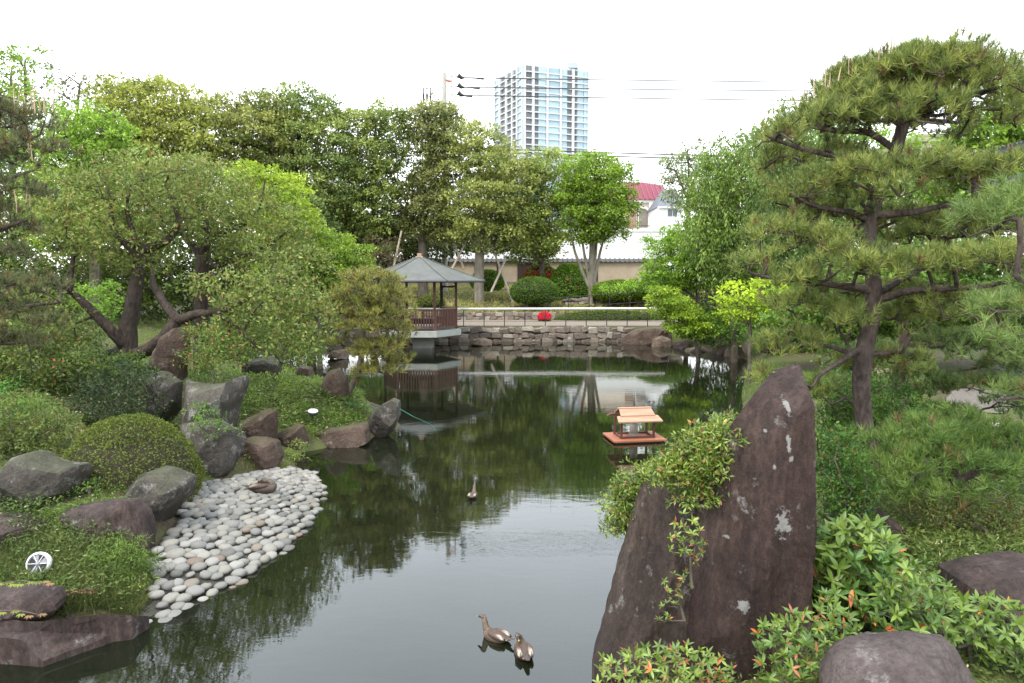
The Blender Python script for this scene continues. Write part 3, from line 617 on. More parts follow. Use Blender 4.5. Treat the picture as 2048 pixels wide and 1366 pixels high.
def pad_pine(name, label, base, d, paths, pads, seed=0, nl=.11, nw=.0045, per=26, dens=1.0, c_old=(.055, .075, .022), c_new=(.14, .16, .045), tip=.008, candles=(), bark=None, gnarl=.16, spread=.95, group=None, brown=.05, tsp=.17):
    """a cloud-pruned pine: every pad = (px, py, half width px, half height px, depth offset m, half depth m)"""
    r_ = np.random.default_rng(seed); b = on(base[0], base[1], d); root = thing(name, label, 'pine tree', tuple(b), group)
    pp = []
    for i, pth in enumerate(paths):
        P = [T(q[0], q[1], d + (q[3] if len(q) > 3 else 0)) for q in pth]; r = [q[2] for q in pth]
        if i == 0: P[0][2] = min(P[0][2], Hxy(P[0][0], P[0][1]) - .15)
        pp.append((P, r))
    tgs = []; tp = []
    for (px, py, rx, rz, dy, ry) in pads:
        c = T(px, py, d + dy); m = M(d + dy); RX, RZ = rx * m, rz * m; area = math.pi * RX * ry
        n = max(3, int(area / tsp ** 2 * dens)); a = r_.uniform(0, 2 * math.pi, n); q = np.sqrt(r_.random(n)) * .96
        q *= 1 + .12 * np.sin(a * 3 + r_.uniform(0, 6)) + .08 * np.sin(a * 7 + r_.uniform(0, 6))
        x = np.cos(a) * q; y = np.sin(a) * q; h = np.sqrt(np.clip(1 - x * x - y * y, 0, 1))
        P = np.stack([c[0] + x * RX, c[1] + y * ry, c[2] + (h * 1.05 - .15) * RZ + r_.normal(size=n) * .03], 1); tgs.append(P)
        k = 4; Q = np.repeat(P, k, 0) + r_.normal(size=(n * k, 3)) * np.array([.085, .085, .04]) * (tsp / .17) * .9; Q[:, 2] += .035
        od = np.stack([np.repeat(x, k) * .7, np.repeat(y, k) * .7, np.repeat(h, k) * .5 + .75], 1); tp.append(np.concatenate([Q, unit(od)], 1))
    tgs = np.concatenate(tgs); tp = np.concatenate(tp)
    wood('trunk', pp, tgs, bark or BARK, root, r_tip=tip, step=.13 * (d / 8) ** .5, gnarl=gnarl, up=.5, expo=.37, zpen=1.2)
    n = len(tp); Pt = np.repeat(tp[:, :3], per, 0); Od = np.repeat(tp[:, 3:], per, 0); m = len(Pt)
    A = unit(Od + r_.normal(size=(m, 3)) * spread * .62); P0 = Pt + Od * (r_.random((m, 1)) - .6) * .07
    t = np.clip(.35 + (r_.random(m) - .5) * .8 + np.repeat(r_.normal(size=n) * .25, per), 0, 1); C_ = mixc(np.array(c_old) * 1.45, np.array(c_new) * 1.45, t)
    w = np.repeat(r_.random(n) < brown, per); C_[w] = np.array((.17, .115, .045)) * (.7 + .6 * r_.random((w.sum(), 1)))
    V, F, Cc = needles(P0, A, nl * r_.uniform(.75, 1.2, m), nw, C_)
    mk('needles', V, F, NEEDLE, root, cols=Cc)
    if len(candles):                                     # the upright spring shoots
        cm = mat_simple('candle_shoot', (.48, .34, .22), (.38, .25, .17), 8) if 'candle_shoot' not in bpy.data.materials else bpy.data.materials['candle_shoot']; cme = []
        for q in range(4):
            h_ = 1.0; V, F = tube_arrays([np.array([[0, 0, 0], [r_.normal() * .03, 0, .5], [r_.normal() * .06, 0, 1.0]])], [np.array([.06, .05, .025])], 5); cme.append(mesh_data('spring_shoot', V, F, cm, True))
        for (cx, cy, hpx, dy) in candles:
            p = T(cx, cy, d + dy) - b; o = link('spring_shoot', cme[int(r_.integers(4))], root, p); hh = hpx * M(d + dy); o.scale = (.13 * (d / 8) ** .5, .13 * (d / 8) ** .5, hh); o.rotation_euler = (r_.normal() * .08, r_.normal() * .08, r_.uniform(0, 6))
    return root

# ---------------------------------------------------------------- built things on the far bank
WOODR = mat_simple('red_brown_wood', (.16, .070, .050), (.085, .038, .030), 7, .6, .3, (1, 1, .2), rand=.15)
WOODD = mat_simple('dark_wood', (.045, .028, .022), (.028, .018, .015), 7, .6, .2, (1, 1, .2))
CONC = mat_simple('pale_concrete', (.42, .43, .39), (.32, .33, .30), 3, .85, .3)
IRON = mat_simple('dark_iron', (.035, .033, .032), (.02, .02, .02), 10, .5)
WALLM = mat_simple('stone_mortar', (.15, .122, .098), (.09, .072, .058), 6, .9, .6)
def mat_stones():
    m, n, l, b, out = new_mat('wall_stone'); v = coords(n, l); oi = n.new('ShaderNodeObjectInfo')
    r = ramp(n, [(0, (.17, .135, .11)), (.3, (.25, .20, .165)), (.55, (.33, .275, .22)), (.72, (.22, .17, .145)), (.86, (.40, .35, .29)), (1, (.50, .46, .40))]); l.new(oi.outputs['Random'], r.inputs[0])
    t = noise(n, l, 5, 6, .7, v); q = ramp(n, [(.3, (.42, .40, .38)), (.7, (.95, .95, .92))]); l.new(t.outputs['Fac'], q.inputs[0])
    mu = n.new('ShaderNodeMix'); mu.data_type = 'RGBA'; mu.blend_type = 'MULTIPLY'; mu.inputs['Factor'].default_value = 1.0; l.new(r.outputs[0], mu.inputs['A']); l.new(q.outputs[0], mu.inputs['B'])
    l.new(mu.outputs['Result'], b.inputs['Base Color']); b.inputs['Roughness'].default_value = .85
    bp = n.new('ShaderNodeBump'); bp.inputs['Strength'].default_value = .5; bp.inputs['Distance'].default_value = .05; l.new(t.outputs['Fac'], bp.inputs['Height']); l.new(bp.outputs[0], b.inputs['Normal']); return m
STONEM = mat_stones()
IV1, IF1 = ico(1)
IV1 = None; st_me = []
def stone_mesh(k):                                     # a chipped block, 1 x 1 x 1
    bm = bmesh.new(); bmesh.ops.create_cube(bm, size=1); bmesh.ops.bevel(bm, geom=bm.edges[:], offset=.16, segments=1, affect='EDGES')
    r_ = random.Random(k)
    for v in bm.verts: v.co += Vector((r_.uniform(-.09, .09), r_.uniform(-.09, .09), r_.uniform(-.09, .09)))
    me = bpy.data.meshes.new('stone'); bm.to_mesh(me); bm.free(); me.materials.append(STONEM); return me
st_me = [stone_mesh(k) for k in range(9)]
def rubble_wall(name, label, x0, x1, y, zlo, zhi, sw, sh, slope=0.0, thick=.5, skip=None, cap=False):
    root = thing(name, label, 'stone wall', ((x0 + x1) / 2, y, zlo))
    n = 24; V = []
    for i in range(n + 1):
        x = x0 + (x1 - x0) * i / n; zt = zhi + slope * (x - x0) - .03
        for yy in (y + .09, y + thick):
            V += [(x, yy, zlo - .8), (x, yy, zt)]
    F = []
    for i in range(n): a = i * 4; b = a + 4; F += [(a, b, b + 1, a + 1), (a + 1, b + 1, b + 3, a + 3), (a + 2, a + 3, b + 3, b + 2)]
    F += [(0, 1, 3, 2), (n * 4, n * 4 + 2, n * 4 + 3, n * 4 + 1)]
    mk('backing', V, F, WALLM, root)
    rows = max(1, round((zhi - zlo) / sh)); cnt = 0
    for r in range(rows):
        x = x0 + random.uniform(0, sw * .5)
        while x < x1:
            w = sw * random.uniform(.55, 1.5); h = (zhi - zlo) / rows
            z = zlo + h * (r + .5) + slope * (x - x0) + random.uniform(-.18, .18) * h
            hh = h * random.uniform(.75, 1.2)
            if z + hh * .5 > zhi + slope * (x - x0) + .05: z = zhi + slope * (x - x0) + .05 - hh * .5
            if cnt < 300:
                o = link('stone', random.choice(st_me), root, (x + w / 2 - root.location.x, .02 + random.uniform(-.05, .05), z - zlo)); o.scale = (w * 1.03, .27, hh * 1.05)
                o.rotation_euler = (random.gauss(0, .06), random.gauss(0, .14), random.gauss(0, .07)); cnt += 1
            x += w * .96
    return root
rubble_wall('retaining_wall', 'low rubble stone retaining wall rising from the far edge of the pond', -12.2, 6.9, 35.95, -.12, .76, .46, .27, thick=.6)
rubble_wall('garden_wall', 'low rubble wall behind the path, left of the grassy slope', -13, 2.6, 42.0, .80, 1.26, .42, .23)
rubble_wall('terrace_wall', 'rubble stone terrace wall climbing to the right below the green mounds', 3.4, 11.5, 46.2, 1.60, 1.98, .40, .2, slope=.045)
# path
pv = []; 
for i in range(41):
    x = -16 + i * .75
    for y in (36.55, 38.5, 40.5, 42.2): pv.append((x, y, Hxy(x, y) + .02))
pf = [(i * 4 + j, i * 4 + 4 + j, i * 4 + 5 + j, i * 4 + 1 + j) for i in range(40) for j in range(3)]
tag(mk('bank_path', pv, pf, mat_simple('path_gravel', (.24, .195, .155), (.17, .14, .11), 9, .95, .3), smooth=True), kind='structure')

# railing along the bank
ry = 36.35; z0 = .78; zt = T(1000, 617.5, ry)[2]
rl = thing('bank_railing', 'railing with a white top pipe on thin dark posts along the far bank', 'railing', (0, ry, z0))
MB().tube([(-11.5, 0, zt - z0), (-4, 0, zt - z0 - .02), (3, 0, zt - z0), (8.2, 0, zt - z0 + .01)], .062, 10).build('top_rail', mat_simple('white_pipe', (.78, .77, .74), (.62, .60, .56), 2, .5, .0), rl)
for h in (.28, .55): MB().tube([(-11.5, 0, h), (8.2, 0, h)], .009, 6).build('wire', IRON, rl)
pme = MB().tube([(0, 0, -.1), (0, 0, zt - z0 - .06)], .024, 8).build('post', IRON, rl)
for k in range(19):
    o = pme if k == 0 else pme.copy()
    if k: col.objects.link(o); o.parent = rl
    o.location = (-11.3 + k * 1.09, 0, 0)
r2 = thing('iron_railing', 'thin dark iron railing on the ramp behind the white pipe railing', 'railing', (0, 43.4, 1.2))
def rz2(x): return max(0, (x - 1.0)) * .075
for h in (.12, .78): MB().tube([(1.0, 0, h), (11.5, 0, h + rz2(11.5))], .02, 6).build('rail', IRON, r2)
bar = MB().tube([(0, 0, -.2), (0, 0, .82)], .03, 6).build('post', IRON, r2)
for k in range(9):
    o = bar if k == 0 else bar.copy()
    if k: col.objects.link(o); o.parent = r2
    x = 1.0 + k * 1.3; o.location = (x, 0, rz2(x))

# pavilion
PY = 33.0; pc = T(840, 600, PY); pc[2] = 0
pav = thing('pond_pavilion', 'hexagonal garden pavilion with a grey green roof standing over the pond', 'pavilion', (pc[0], PY, 0))
DZ = .90; hexa = lambda r, k: (r * math.cos(R(60 * k)), r * math.sin(R(60 * k)))
def prism(r, z0, z1, n=6, off=0): 
    V = [(*hexa(r, k + off), z) for z in (z0, z1) for k in range(n)]; return MB().add(V, [tuple(range(n))[::-1], tuple(range(n, 2 * n))] + [(k, (k + 1) % n, n + (k + 1) % n, n + k) for k in range(n)])
prism(1.98, DZ - .30, DZ).build('deck_slab', CONC, pav, bevel=.02)
px0, px1 = T(825, 690, 32.5)[0] - pc[0], T(864, 690, 32.5)[0] - pc[0]
MB().box(px0, px1, -.55, .5, -.8, DZ - .30).build('pier', CONC, pav, bevel=.02)
MB().box(-.9, .5, 1.6, 3.5, DZ - .26, DZ - .01).build('walkway_slab', CONC, pav)
EZ = 3.25 - 3 * 33 / FPX; AZ = T(840, 517, PY)[2]
def roof_mesh():
    V = []; n = 12
    for i in range(n + 1):
        t = i / n; r = 3.14 * (1 - t) + .16 * t; z = EZ + .05 + (AZ - EZ) * (t * .88 + .12 * t * t)
        V += [(*hexa(r, k), z) for k in range(6)]
    F = [(i * 6 + k, i * 6 + (k + 1) % 6, (i + 1) * 6 + (k + 1) % 6, (i + 1) * 6 + k) for i in range(n) for k in range(6)] + [tuple(n * 6 + k for k in range(6))]
    b = len(V); V += [(*hexa(3.08, k), EZ - .02) for k in range(6)] + [(*hexa(1.7, k), EZ + .22) for k in range(6)]
    F += [(k, b + k, b + (k + 1) % 6, (k + 1) % 6) for k in range(6)] + [(b + k, b + 6 + k, b + 6 + (k + 1) % 6, b + (k + 1) % 6) for k in range(6)] + [tuple(b + 6 + k for k in range(6))[::-1]]
    return V, F
V, F = roof_mesh()
def mat_roof():
    m, n, l, b, out = new_mat('weathered_copper'); v = coords(n, l); t = noise(n, l, 2.2, 7, .7, v)
    w = n.new('ShaderNodeTexWave'); w.bands_direction = 'Z'; w.inputs['Scale'].default_value = 5.5; w.inputs['Distortion'].default_value = .15; l.new(v, w.inputs['Vector'])
    r = ramp(n, [(.3, (.070, .073, .064)), (.7, (.125, .128, .112))]); l.new(t.outputs['Fac'], r.inputs[0]); l.new(r.outputs[0], b.inputs['Base Color']); b.inputs['Roughness'].default_value = .55; b.inputs['Metallic'].default_value = .15
    bp = n.new('ShaderNodeBump'); bp.inputs['Strength'].default_value = .35; bp.inputs['Distance'].default_value = .03; l.new(w.outputs['Fac'], bp.inputs['Height']); l.new(bp.outputs[0], b.inputs['Normal']); return m
mk('roof', V, F, mat_roof(), pav, world=False)
for k in range(6):                                     # hip ridges and gutter
    a = hexa(3.14, k); c = hexa(.16, k); MB().tube([(a[0], a[1], EZ + .07), ((a[0] + c[0]) / 2, (a[1] + c[1]) / 2, EZ + .07 + (AZ - EZ) * .47), (c[0], c[1], AZ + .06)], .02, 6).build('hip_ridge', mat_simple('ridge_metal', (.13, .145, .13), (.10, .11, .10), 4, .5) if k == 0 else bpy.data.materials['ridge_metal'], pav)
    b_ = hexa(3.14, k + 1); MB().tube([(a[0], a[1], EZ + .0), (b_[0], b_[1], EZ + .0)], .045, 8).build('gutter', IRON, pav)
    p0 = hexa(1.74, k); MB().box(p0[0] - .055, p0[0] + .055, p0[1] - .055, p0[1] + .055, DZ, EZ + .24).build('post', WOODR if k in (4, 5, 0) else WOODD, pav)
    q0 = hexa(1.74, k + 1); MB().tube([(p0[0], p0[1], EZ + .16), (q0[0], q0[1], EZ + .16)], .06, 4).build('roof_beam', WOODD, pav)
    if k != 1:
        MB().tube([(p0[0], p0[1], DZ + 1.0), (q0[0], q0[1], DZ + 1.0)], .038, 6).build('rail', mat_simple('worn_rail_wood', (.36, .25, .20), (.25, .16, .12), 5, .6) if k == 0 else bpy.data.materials['worn_rail_wood'], pav)
        MB().tube([(p0[0], p0[1], DZ + .10), (q0[0], q0[1], DZ + .10)], .03, 6).build('lower_rail', WOODR, pav)
        if k == 0: slat_me = MB().box(-.035, .035, -.012, .012, 0, .9).build('slat', WOODR, pav).data; first = pav.children[-1]; bpy.data.objects.remove([o for o in pav.children if o.name == 'slat'][0])
        for i in range(1, 14):
            t = i / 14; o = link('slat', slat_me, pav, (p0[0] * (1 - t) + q0[0] * t, p0[1] * (1 - t) + q0[1] * t, DZ + .1)); o.rotation_euler[2] = math.atan2(q0[1] - p0[1], q0[0] - p0[0])
        for s_ in (1,):                                # bench inside
            pi, qi = hexa(1.42, k), hexa(1.42, k + 1)
            MB().tube([(pi[0], pi[1], DZ + .43), (qi[0], qi[1], DZ + .43)], .13, 4).build('bench_seat', WOODD, pav)
dp = MB().tube([(1.7, -.3, EZ - .02), (1.72, .3, EZ - .22), (1.5, .6, EZ - .26), (.95, 1.5, EZ - .26), (.92, 1.55, EZ - .4), (.92, 1.55, DZ)], .045, 8).build('downpipe', IRON, pav)
MB().box(-.17, .17, -.17, .17, AZ + .0, AZ + .10).box(-.10, .10, -.10, .10, AZ + .10, AZ + .24).build('finial', mat_simple('finial_clay', (.42, .29, .2), (.3, .2, .14), 6, .7), pav, bevel=.02)
prism(.20, AZ + .02, AZ + .07).build('finial_cap', bpy.data.materials['ridge_metal'], pav)

# earthen boundary wall with tile coping
ey = 58.0; ez0, ez1 = 2.6, T(1200, 524, ey)[2]
ew = thing('earthen_wall', 'beige earthen boundary wall with dark tile coping behind the far trees', 'wall', (2, ey, ez0))
xa, xb = T(760, 520, ey)[0] - 2, T(1330, 520, ey)[0] - 2
MB().box(xa, xb, 0, .3, 0, ez1 - ez0).build('wall_body', mat_simple('earth_plaster', (.42, .34, .25), (.33, .26, .19), 1.5, .9, .1), ew)
MB().box(xa, xb, -.04, .34, -.3, .5).build('plinth', mat_simple('plinth_stone', (.22, .2, .17), (.14, .12, .1), 4, .9, .3), ew)
cz = ez1 - ez0; MB().add([(xa, -.22, cz + .003), (xb, -.22, cz + .003), (xb, .15, cz + .28), (xa, .15, cz + .28), (xa, .52, cz + .003), (xb, .52, cz + .003)], [(0, 1, 2, 3), (3, 2, 5, 4), (0, 4, 5, 1), (0, 3, 4), (1, 5, 2)]).build('coping', mat_simple('roof_tile', (.09, .085, .085), (.05, .05, .05), 5, .6, .3), ew)
for k in range(60): 
    x = xa + .2 + k * (xb - xa - .4) / 59
    if k == 0: tme = MB().tube([(0, -.26, .02), (0, .15, .31)], .055, 6).build('cover_tile', bpy.data.materials['roof_tile'], ew).data; ob = [o for o in ew.children if o.name.startswith('cover_tile')][0]; ob.location = (x, 0, cz); continue
    link('cover_tile', tme, ew, (x, 0, cz))
for k in range(6): x = xa + 1.5 + k * (xb - xa - 3) / 5; MB().box(x - .07, x + .07, -.03, .02, .5, cz).build('wall_post', WOODD, ew)
MB().box(T(1035, 520, ey)[0] - 2, T(1100, 520, ey)[0] - 2, -.06, -.01, .3, cz - .1).build('board_panel', WOODD, ew)

# houses behind
wy = 70.0; WHITE = mat_simple('white_render', (.80, .80, .79), (.74, .74, .73), .6, .8)
wh = thing('white_building', 'plain white flat roofed building behind the boundary wall', 'building', (T(1080, 500, wy)[0], wy, 3.0))
x0, x1 = T(850, 500, wy)[0] - wh.location.x, T(1330, 500, wy)[0] - wh.location.x; h1 = T(1200, 463, wy)[2] - 3
MB().box(x0, x1, 0, 9, 0, h1).build('wall', WHITE, wh); MB().box(x0 - .1, x1 + .1, -.1, 9.1, h1, h1 + .25).build('parapet', WHITE, wh)
mat_simple('dark_glass', (.12, .14, .16), (.09, .1, .12), 3, .15)
cy2 = 84.0; t2 = lambda a, b: T(a, b, cy2)
ch = thing('red_roof_house', 'cream house with a ribbed dark red metal roof and an arched window', 'house', (t2(1290, 460)[0], cy2, 3.0)); o0 = ch.location
CREAM = mat_simple('cream_render', (.66, .58, .46), (.58, .50, .40), 1, .8)
xl, xr = t2(1180, 0)[0] - o0.x, t2(1338, 0)[0] - o0.x; zb, zw, zr = 0, t2(0, 406)[2] - 3, t2(0, 357)[2] - 3
MB().box(xl, xr, 0, 8, 0, zw).build('wall', CREAM, ch)
MB().box(xl - .2, xr + .2, -.35, 8.2, zw, zw + .35).build('cornice', mat_simple('white_trim', (.74, .70, .63), (.66, .62, .55), 2, .7), ch)
xm = t2(1300, 0)[0] - o0.x; RED = mat_simple('red_roof_metal', (.20, .022, .045), (.15, .018, .032), 2, .45, rand=.1)
MB().add([(xl - .3, -.6, zw + .35), (xr + .5, -.6, zw + .35), (xr + .3, 2.5, zr - .5), (xm, 3, zr), (xl - .3, 3, zr - .1), (xl - .3, 8, zw + .35), (xr + .5, 8, zw + .35)], [(0, 1, 2, 3, 4), (1, 6, 2), (2, 6, 5, 4, 3), (0, 4, 5), (0, 5, 6, 1)]).build('roof', RED, ch)
rb = None
for k in range(16):
    x = xl + .2 + k * (xr - xl) / 15.5
    if rb is None: rb = MB().tube([(0, -.62, zw + .42), (0, 2.9, zr - .08)], .07, 4).build('roof_rib', mat_simple('pink_red_rib', (.27, .07, .10), (.2, .05, .07), 2, .45), ch); rb.location.x = x
    else: link('roof_rib', rb.data, ch, (x, 0, 0))
bx0, bx1 = t2(1262, 0)[0] - o0.x, t2(1279, 0)[0] - o0.x
MB().box(bx0, bx1, -.06, 0.01, 1.5, zw - .6).build('brown_panel', mat_simple('brown_panel_paint', (.30, .20, .14), (.25, .16, .11), 2, .8), ch)
ax0, ax1 = t2(1284, 0)[0] - o0.x, t2(1303, 0)[0] - o0.x; az0, az1 = t2(0, 455)[2] - 3, t2(0, 417)[2] - 3; am = (ax0 + ax1) / 2; ar = (ax1 - ax0) / 2
def arch(r, y0, y1, zb_, grow=0): 
    pts_ = [(am - r, zb_), (am + r, zb_)] + [(am + r * math.cos(a), az1 - ar + r * math.sin(a)) for a in np.linspace(0, math.pi, 13)]
    n = len(pts_); return MB().add([(x, y0, z) for x, z in pts_] + [(x, y1, z) for x, z in pts_], [tuple(range(n)), tuple(range(n, 2 * n))[::-1]] + [(i, n + i, n + (i + 1) % n, (i + 1) % n) for i in range(n)])
wf = arch(ar + .28, -.14, 0, az0 - .2).build('arched_window', bpy.data.materials['white_trim'], ch); arch(ar, -.17, -.141, az0).build('pane', mat_simple('arch_pane', (.22, .19, .16), (.15, .13, .11), 2, .5), wf)  # window pane in a mottled grey brown
MB().box(ax0 - .8, ax1 + 1.0, -.9, -.05, az0 - .45, az0 - .2).build('balcony_slab', bpy.data.materials['white_trim'], ch)
MB().tube([(ax0 - .8, -.85, az0 + .15), (ax1 + 1, -.85, az0 + .15)], .035, 6).build('balcony_rail', IRON, ch)
for k in range(7): x = ax0 - .8 + k * (ax1 - ax0 + 1.8) / 6; MB().tube([(x, -.85, az0 - .2), (x, -.85, az0 + .15)], .02, 5).build('baluster', IRON, ch)
MB().tube([(t2(1281, 0)[0] - o0.x, -.12, zw + .5), (t2(1281, 0)[0] - o0.x, -.12, 1)], .07, 6).build('drainpipe', IRON, ch)
for a_, w_ in ((1309, .28), (1316, .2)): x = t2(a_, 0)[0] - o0.x; MB().box(x - w_, x + w_, -.45, -.06, az0 - .2, zw - .004).build('column', bpy.data.materials['white_trim'], ch)
gy_ = 78.0; gh = thing('grey_roof_house', 'white house with a slate grey roof beside the red roofed house', 'house', (T(1350, 0, gy_)[0], gy_, 3)); g0 = gh.location
xl, xr = T(1322, 0, gy_)[0] - g0.x, T(1374, 0, gy_)[0] - g0.x; zw, zr = T(0, 414, gy_)[2] - 3, T(0, 372, gy_)[2] - 3
MB().box(xl + .2, xr, 0, 6, 0, zw).build('wall', WHITE, gh)
MB().add([(xl, -.4, zw), (xr, -.4, zw), (xr, 3, zr), (xl + 1.2, 3, zr), (xl, 6.4, zw), (xr, 6.4, zw)], [(0, 1, 2, 3), (3, 2, 5, 4), (0, 3, 4), (0, 4, 5, 1), (1, 5, 2)]).build('roof', mat_simple('slate_roof', (.15, .16, .18), (.11, .12, .135), 2, .6), gh)
MB().box(xl, xr, -.45, -.3, zw - .14, zw).build('fascia', WHITE, gh)
for k, (a, b) in enumerate(((1340, 424), (1350, 424))): p = T(a, b, gy_); MB().box(p[0] - g0.x - .25, p[0] - g0.x + .25, -.03, .01, p[2] - 3 - .5, p[2] - 3 + .3).build('window', bpy.data.materials['dark_glass'], gh)
# pale houses seen through the big pine
for lab, (a0, b0, a1, b1), yy, roofc in (('cream house with a shadowed veranda seen through the top of the big pine', (1838, 268, 1902, 340), 58, (.33, .30, .22)), ('white house behind the green maple near the right edge', (1958, 292, 2012, 350), 62, (.5, .5, .5))):
    p0, p1 = T(a0, b0, yy), T(a1, b1, yy); h = thing('pale_house', lab, 'house', ((p0[0] + p1[0]) / 2, yy, 3)); w = (p1[0] - p0[0]) / 2; zt_ = p0[2] - 3
    mt = mat_simple('pale_wall', (.72, .66, .52) if yy < 60 else (.8, .8, .8), (.66, .6, .48) if yy < 60 else (.75, .75, .75), 1, .8)
    MB().box(-w, w, 0, 6, 0, zt_ - .7).build('wall', mt, h); MB().box(-w - .4, w + .4, -.5, 6.4, zt_ - .7, zt_ - .1).build('roof', mat_simple('pale_house_roof', roofc, tuple(c * .8 for c in roofc), 2, .7), h)
    for s_ in (-.55, .0): MB().box(w * s_ - .3, w * s_ + .3, -.03, .01, zt_ - 2.6, zt_ - 1.1).build('window', bpy.data.materials['dark_glass'], h)

# dark tiled roofs of the garden building at the right edge
gb = thing('garden_building', 'traditional building with dark tiled eaves cut off by the right edge', 'building', (12.6, 14.5, .75))
def eave(px, py, px2, py2, y, dy):
    a = T(px, py, y) - np.array(gb.location); b = T(px2, py2, y) - np.array(gb.location); ins = 4.0; V = []; n = 8
    for i in range(n + 1):
        t = i / n; x = a[0] + (b[0] - a[0]) * t; z = a[2] + (b[2] - a[2]) * t ** 1.3; V += [(x, -dy, z), (x, dy, z), (x, dy, z - .10 - .06 * t), (x, -dy, z - .10 - .06 * t)]
    F = [(i * 4 + j, i * 4 + (j + 1) % 4, i * 4 + 4 + (j + 1) % 4, i * 4 + 4 + j) for i in range(n) for j in range(4)] + [(0, 3, 2, 1), (n * 4, n * 4 + 1, n * 4 + 2, n * 4 + 3)]
    o = MB().add(V, F).build('roof', mat_simple('kawara_tile', (.060, .064, .070), (.035, .037, .042), 6, .5, .3) if 'kawara_tile' not in bpy.data.materials else bpy.data.materials['kawara_tile'], gb)
    for k in range(14):
        yy = -dy + .12 + k * (2 * dy - .24) / 13; MB().tube([(V[i * 4][0], yy, V[i * 4][2] + .02) for i in range(n + 1)], .045, 5).build('cover_tile', bpy.data.materials['kawara_tile'], gb)
eave(2034, 290, 2360, 190, 14.5, .9); eave(2030, 356, 2360, 300, 14.0, .9)
MB().box(.9, 6, -2, 2.4, 0, 4.0).build('wall', mat_simple('dark_house_wall', (.07, .055, .045), (.05, .04, .03), 3, .8), gb)
MB().box(.2, .9, -2, 2.4, 3.1, 3.2).build('soffit_board', WOODD, gb)

# high-rise
k_ = .75; dA = 450 * k_; f_ = lambda px, ratio: np.array([(px - 1024) * dA * ratio / FPX, dA * ratio])
A2, B2, C2 = f_(1046, 1.0), f_(992, 1.08), f_(1172, 1.035); TH = CAM_Z + 417 * dA / FPX
tw = thing('apartment_tower', 'tall pale blue glass apartment tower with white piers on the skyline', 'tower', (A2[0], A2[1], 0))
WH = mat_simple('tower_white', (.52, .53, .54), (.48, .49, .50), .1, .7); BL = mat_simple('tower_blue_glass', (.32, .44, .51), (.27, .385, .46), .2, .2, rand=.2, spec=.6); DK = mat_simple('tower_dark_bay', (.15, .165, .18), (.10, .11, .12), .3, .5, rand=.35)
FLH = 3.12; NF = int(TH / FLH); D2 = B2 + C2 - A2
def facing(P, Q): e = Q - P; L = np.linalg.norm(e); e = e / L; nrm = np.array([e[1], -e[0]]); return e, nrm, L
poly = [A2, C2, D2, B2]; V = [(*(p - A2), z) for z in (0, TH - 1) for p in poly]
mk('core', V, [(0, 1, 5, 4), (1, 2, 6, 5), (2, 3, 7, 6), (3, 0, 4, 7), (4, 5, 6, 7)], WH, tw, world=False)
def on_face(P, Q, s0, s1, d0, d1, z0, z1):
    e, nr, L = facing(P, Q); a = P - A2 + e * s0 * L; b = P - A2 + e * s1 * L
    c = [a + nr * d0, b + nr * d0, b + nr * d1, a + nr * d1]; return [(*c[0], z0), (*c[1], z0), (*c[2], z0), (*c[3], z0), (*c[0], z1), (*c[1], z1), (*c[2], z1), (*c[3], z1)]
BXF = [(0, 3, 2, 1), (4, 5, 6, 7), (0, 1, 5, 4), (1, 2, 6, 5), (2, 3, 7, 6), (3, 0, 4, 7)]
RB = [(.03, .12, 1), (.165, .225, 1), (.225, .335, 0), (.375, .54, 0), (.58, .665, 0), (.665, .735, 1), (.78, .82, 1), (.83, .92, 0), (.93, .985, 0)]
LBY = [(.02, .16, 0), (.24, .40, 1), (.48, .62, 1), (.68, .80, 1), (.84, .985, 0)]   # from B (far end) to A
pier_r = [0.0, .14, .355, .56, .757, .995]; cnt = 0; lowb = MB(); lowd = MB()
for fi, (P, Q, bays, piers) in enumerate(((A2, C2, RB, [(.0, .03), (.125, .16), (.34, .372), (.545, .577), (.738, .775), (.985, 1.0)]), (B2, A2, LBY, [(0, .02), (.17, .23), (.41, .47), (.63, .67), (.80, .84), (.985, 1)]))):
    for s0, s1 in piers: mk('pier', on_face(P, Q, s0, s1, -.2, .9, 0, TH), BXF, WH, tw, world=False)
    for fl in range(NF - 1, 0, -1):
        z = fl * FLH
        if fl > NF - 17: mk('floor_slab', on_face(P, Q, .001, .999, -.2, .75, z - .28, z + .28), BXF, WH, tw, world=False)
        for (s0, s1, dk) in bays:
            V = on_face(P, Q, s0, s1, .0, .35 if not dk else .12, z + .29, z + FLH - .29)
            if fl > NF - 17: mk('window', V, BXF, DK if dk else BL, tw, world=False); cnt += 1
            else: (lowd if dk else lowb).add(V, BXF)
tag(lowb.build('lower_windows', BL, tw), kind='stuff'); tag(lowd.build('lower_balconies', DK, tw), kind='stuff')
V = [(*(p - A2) * np.array([1, 1]), z) for z in (TH - 1.2, TH + .6) for p in poly]
mk('parapet', V, [(0, 1, 5, 4), (1, 2, 6, 5), (2, 3, 7, 6), (3, 0, 4, 7), (4, 5, 6, 7)], WH, tw, world=False)
cc = (A2 + D2) / 2 - A2; MB().box(cc[0] - 8, cc[0] + 6, cc[1] - 6, cc[1] + 6, TH + .6, TH + 2.6).build('roof_plant', mat_simple('plant_grey', (.4, .45, .5), (.3, .35, .4), .5, .6), tw)
MB().box(22, 27, 8, 12, TH + .6, TH + 3.2).build('roof_plant', bpy.data.materials['plant_grey'], tw)
MB().tube([(15, 12, TH), (15, 12, TH + 9)], .22, 5).build('mast', WH, tw)

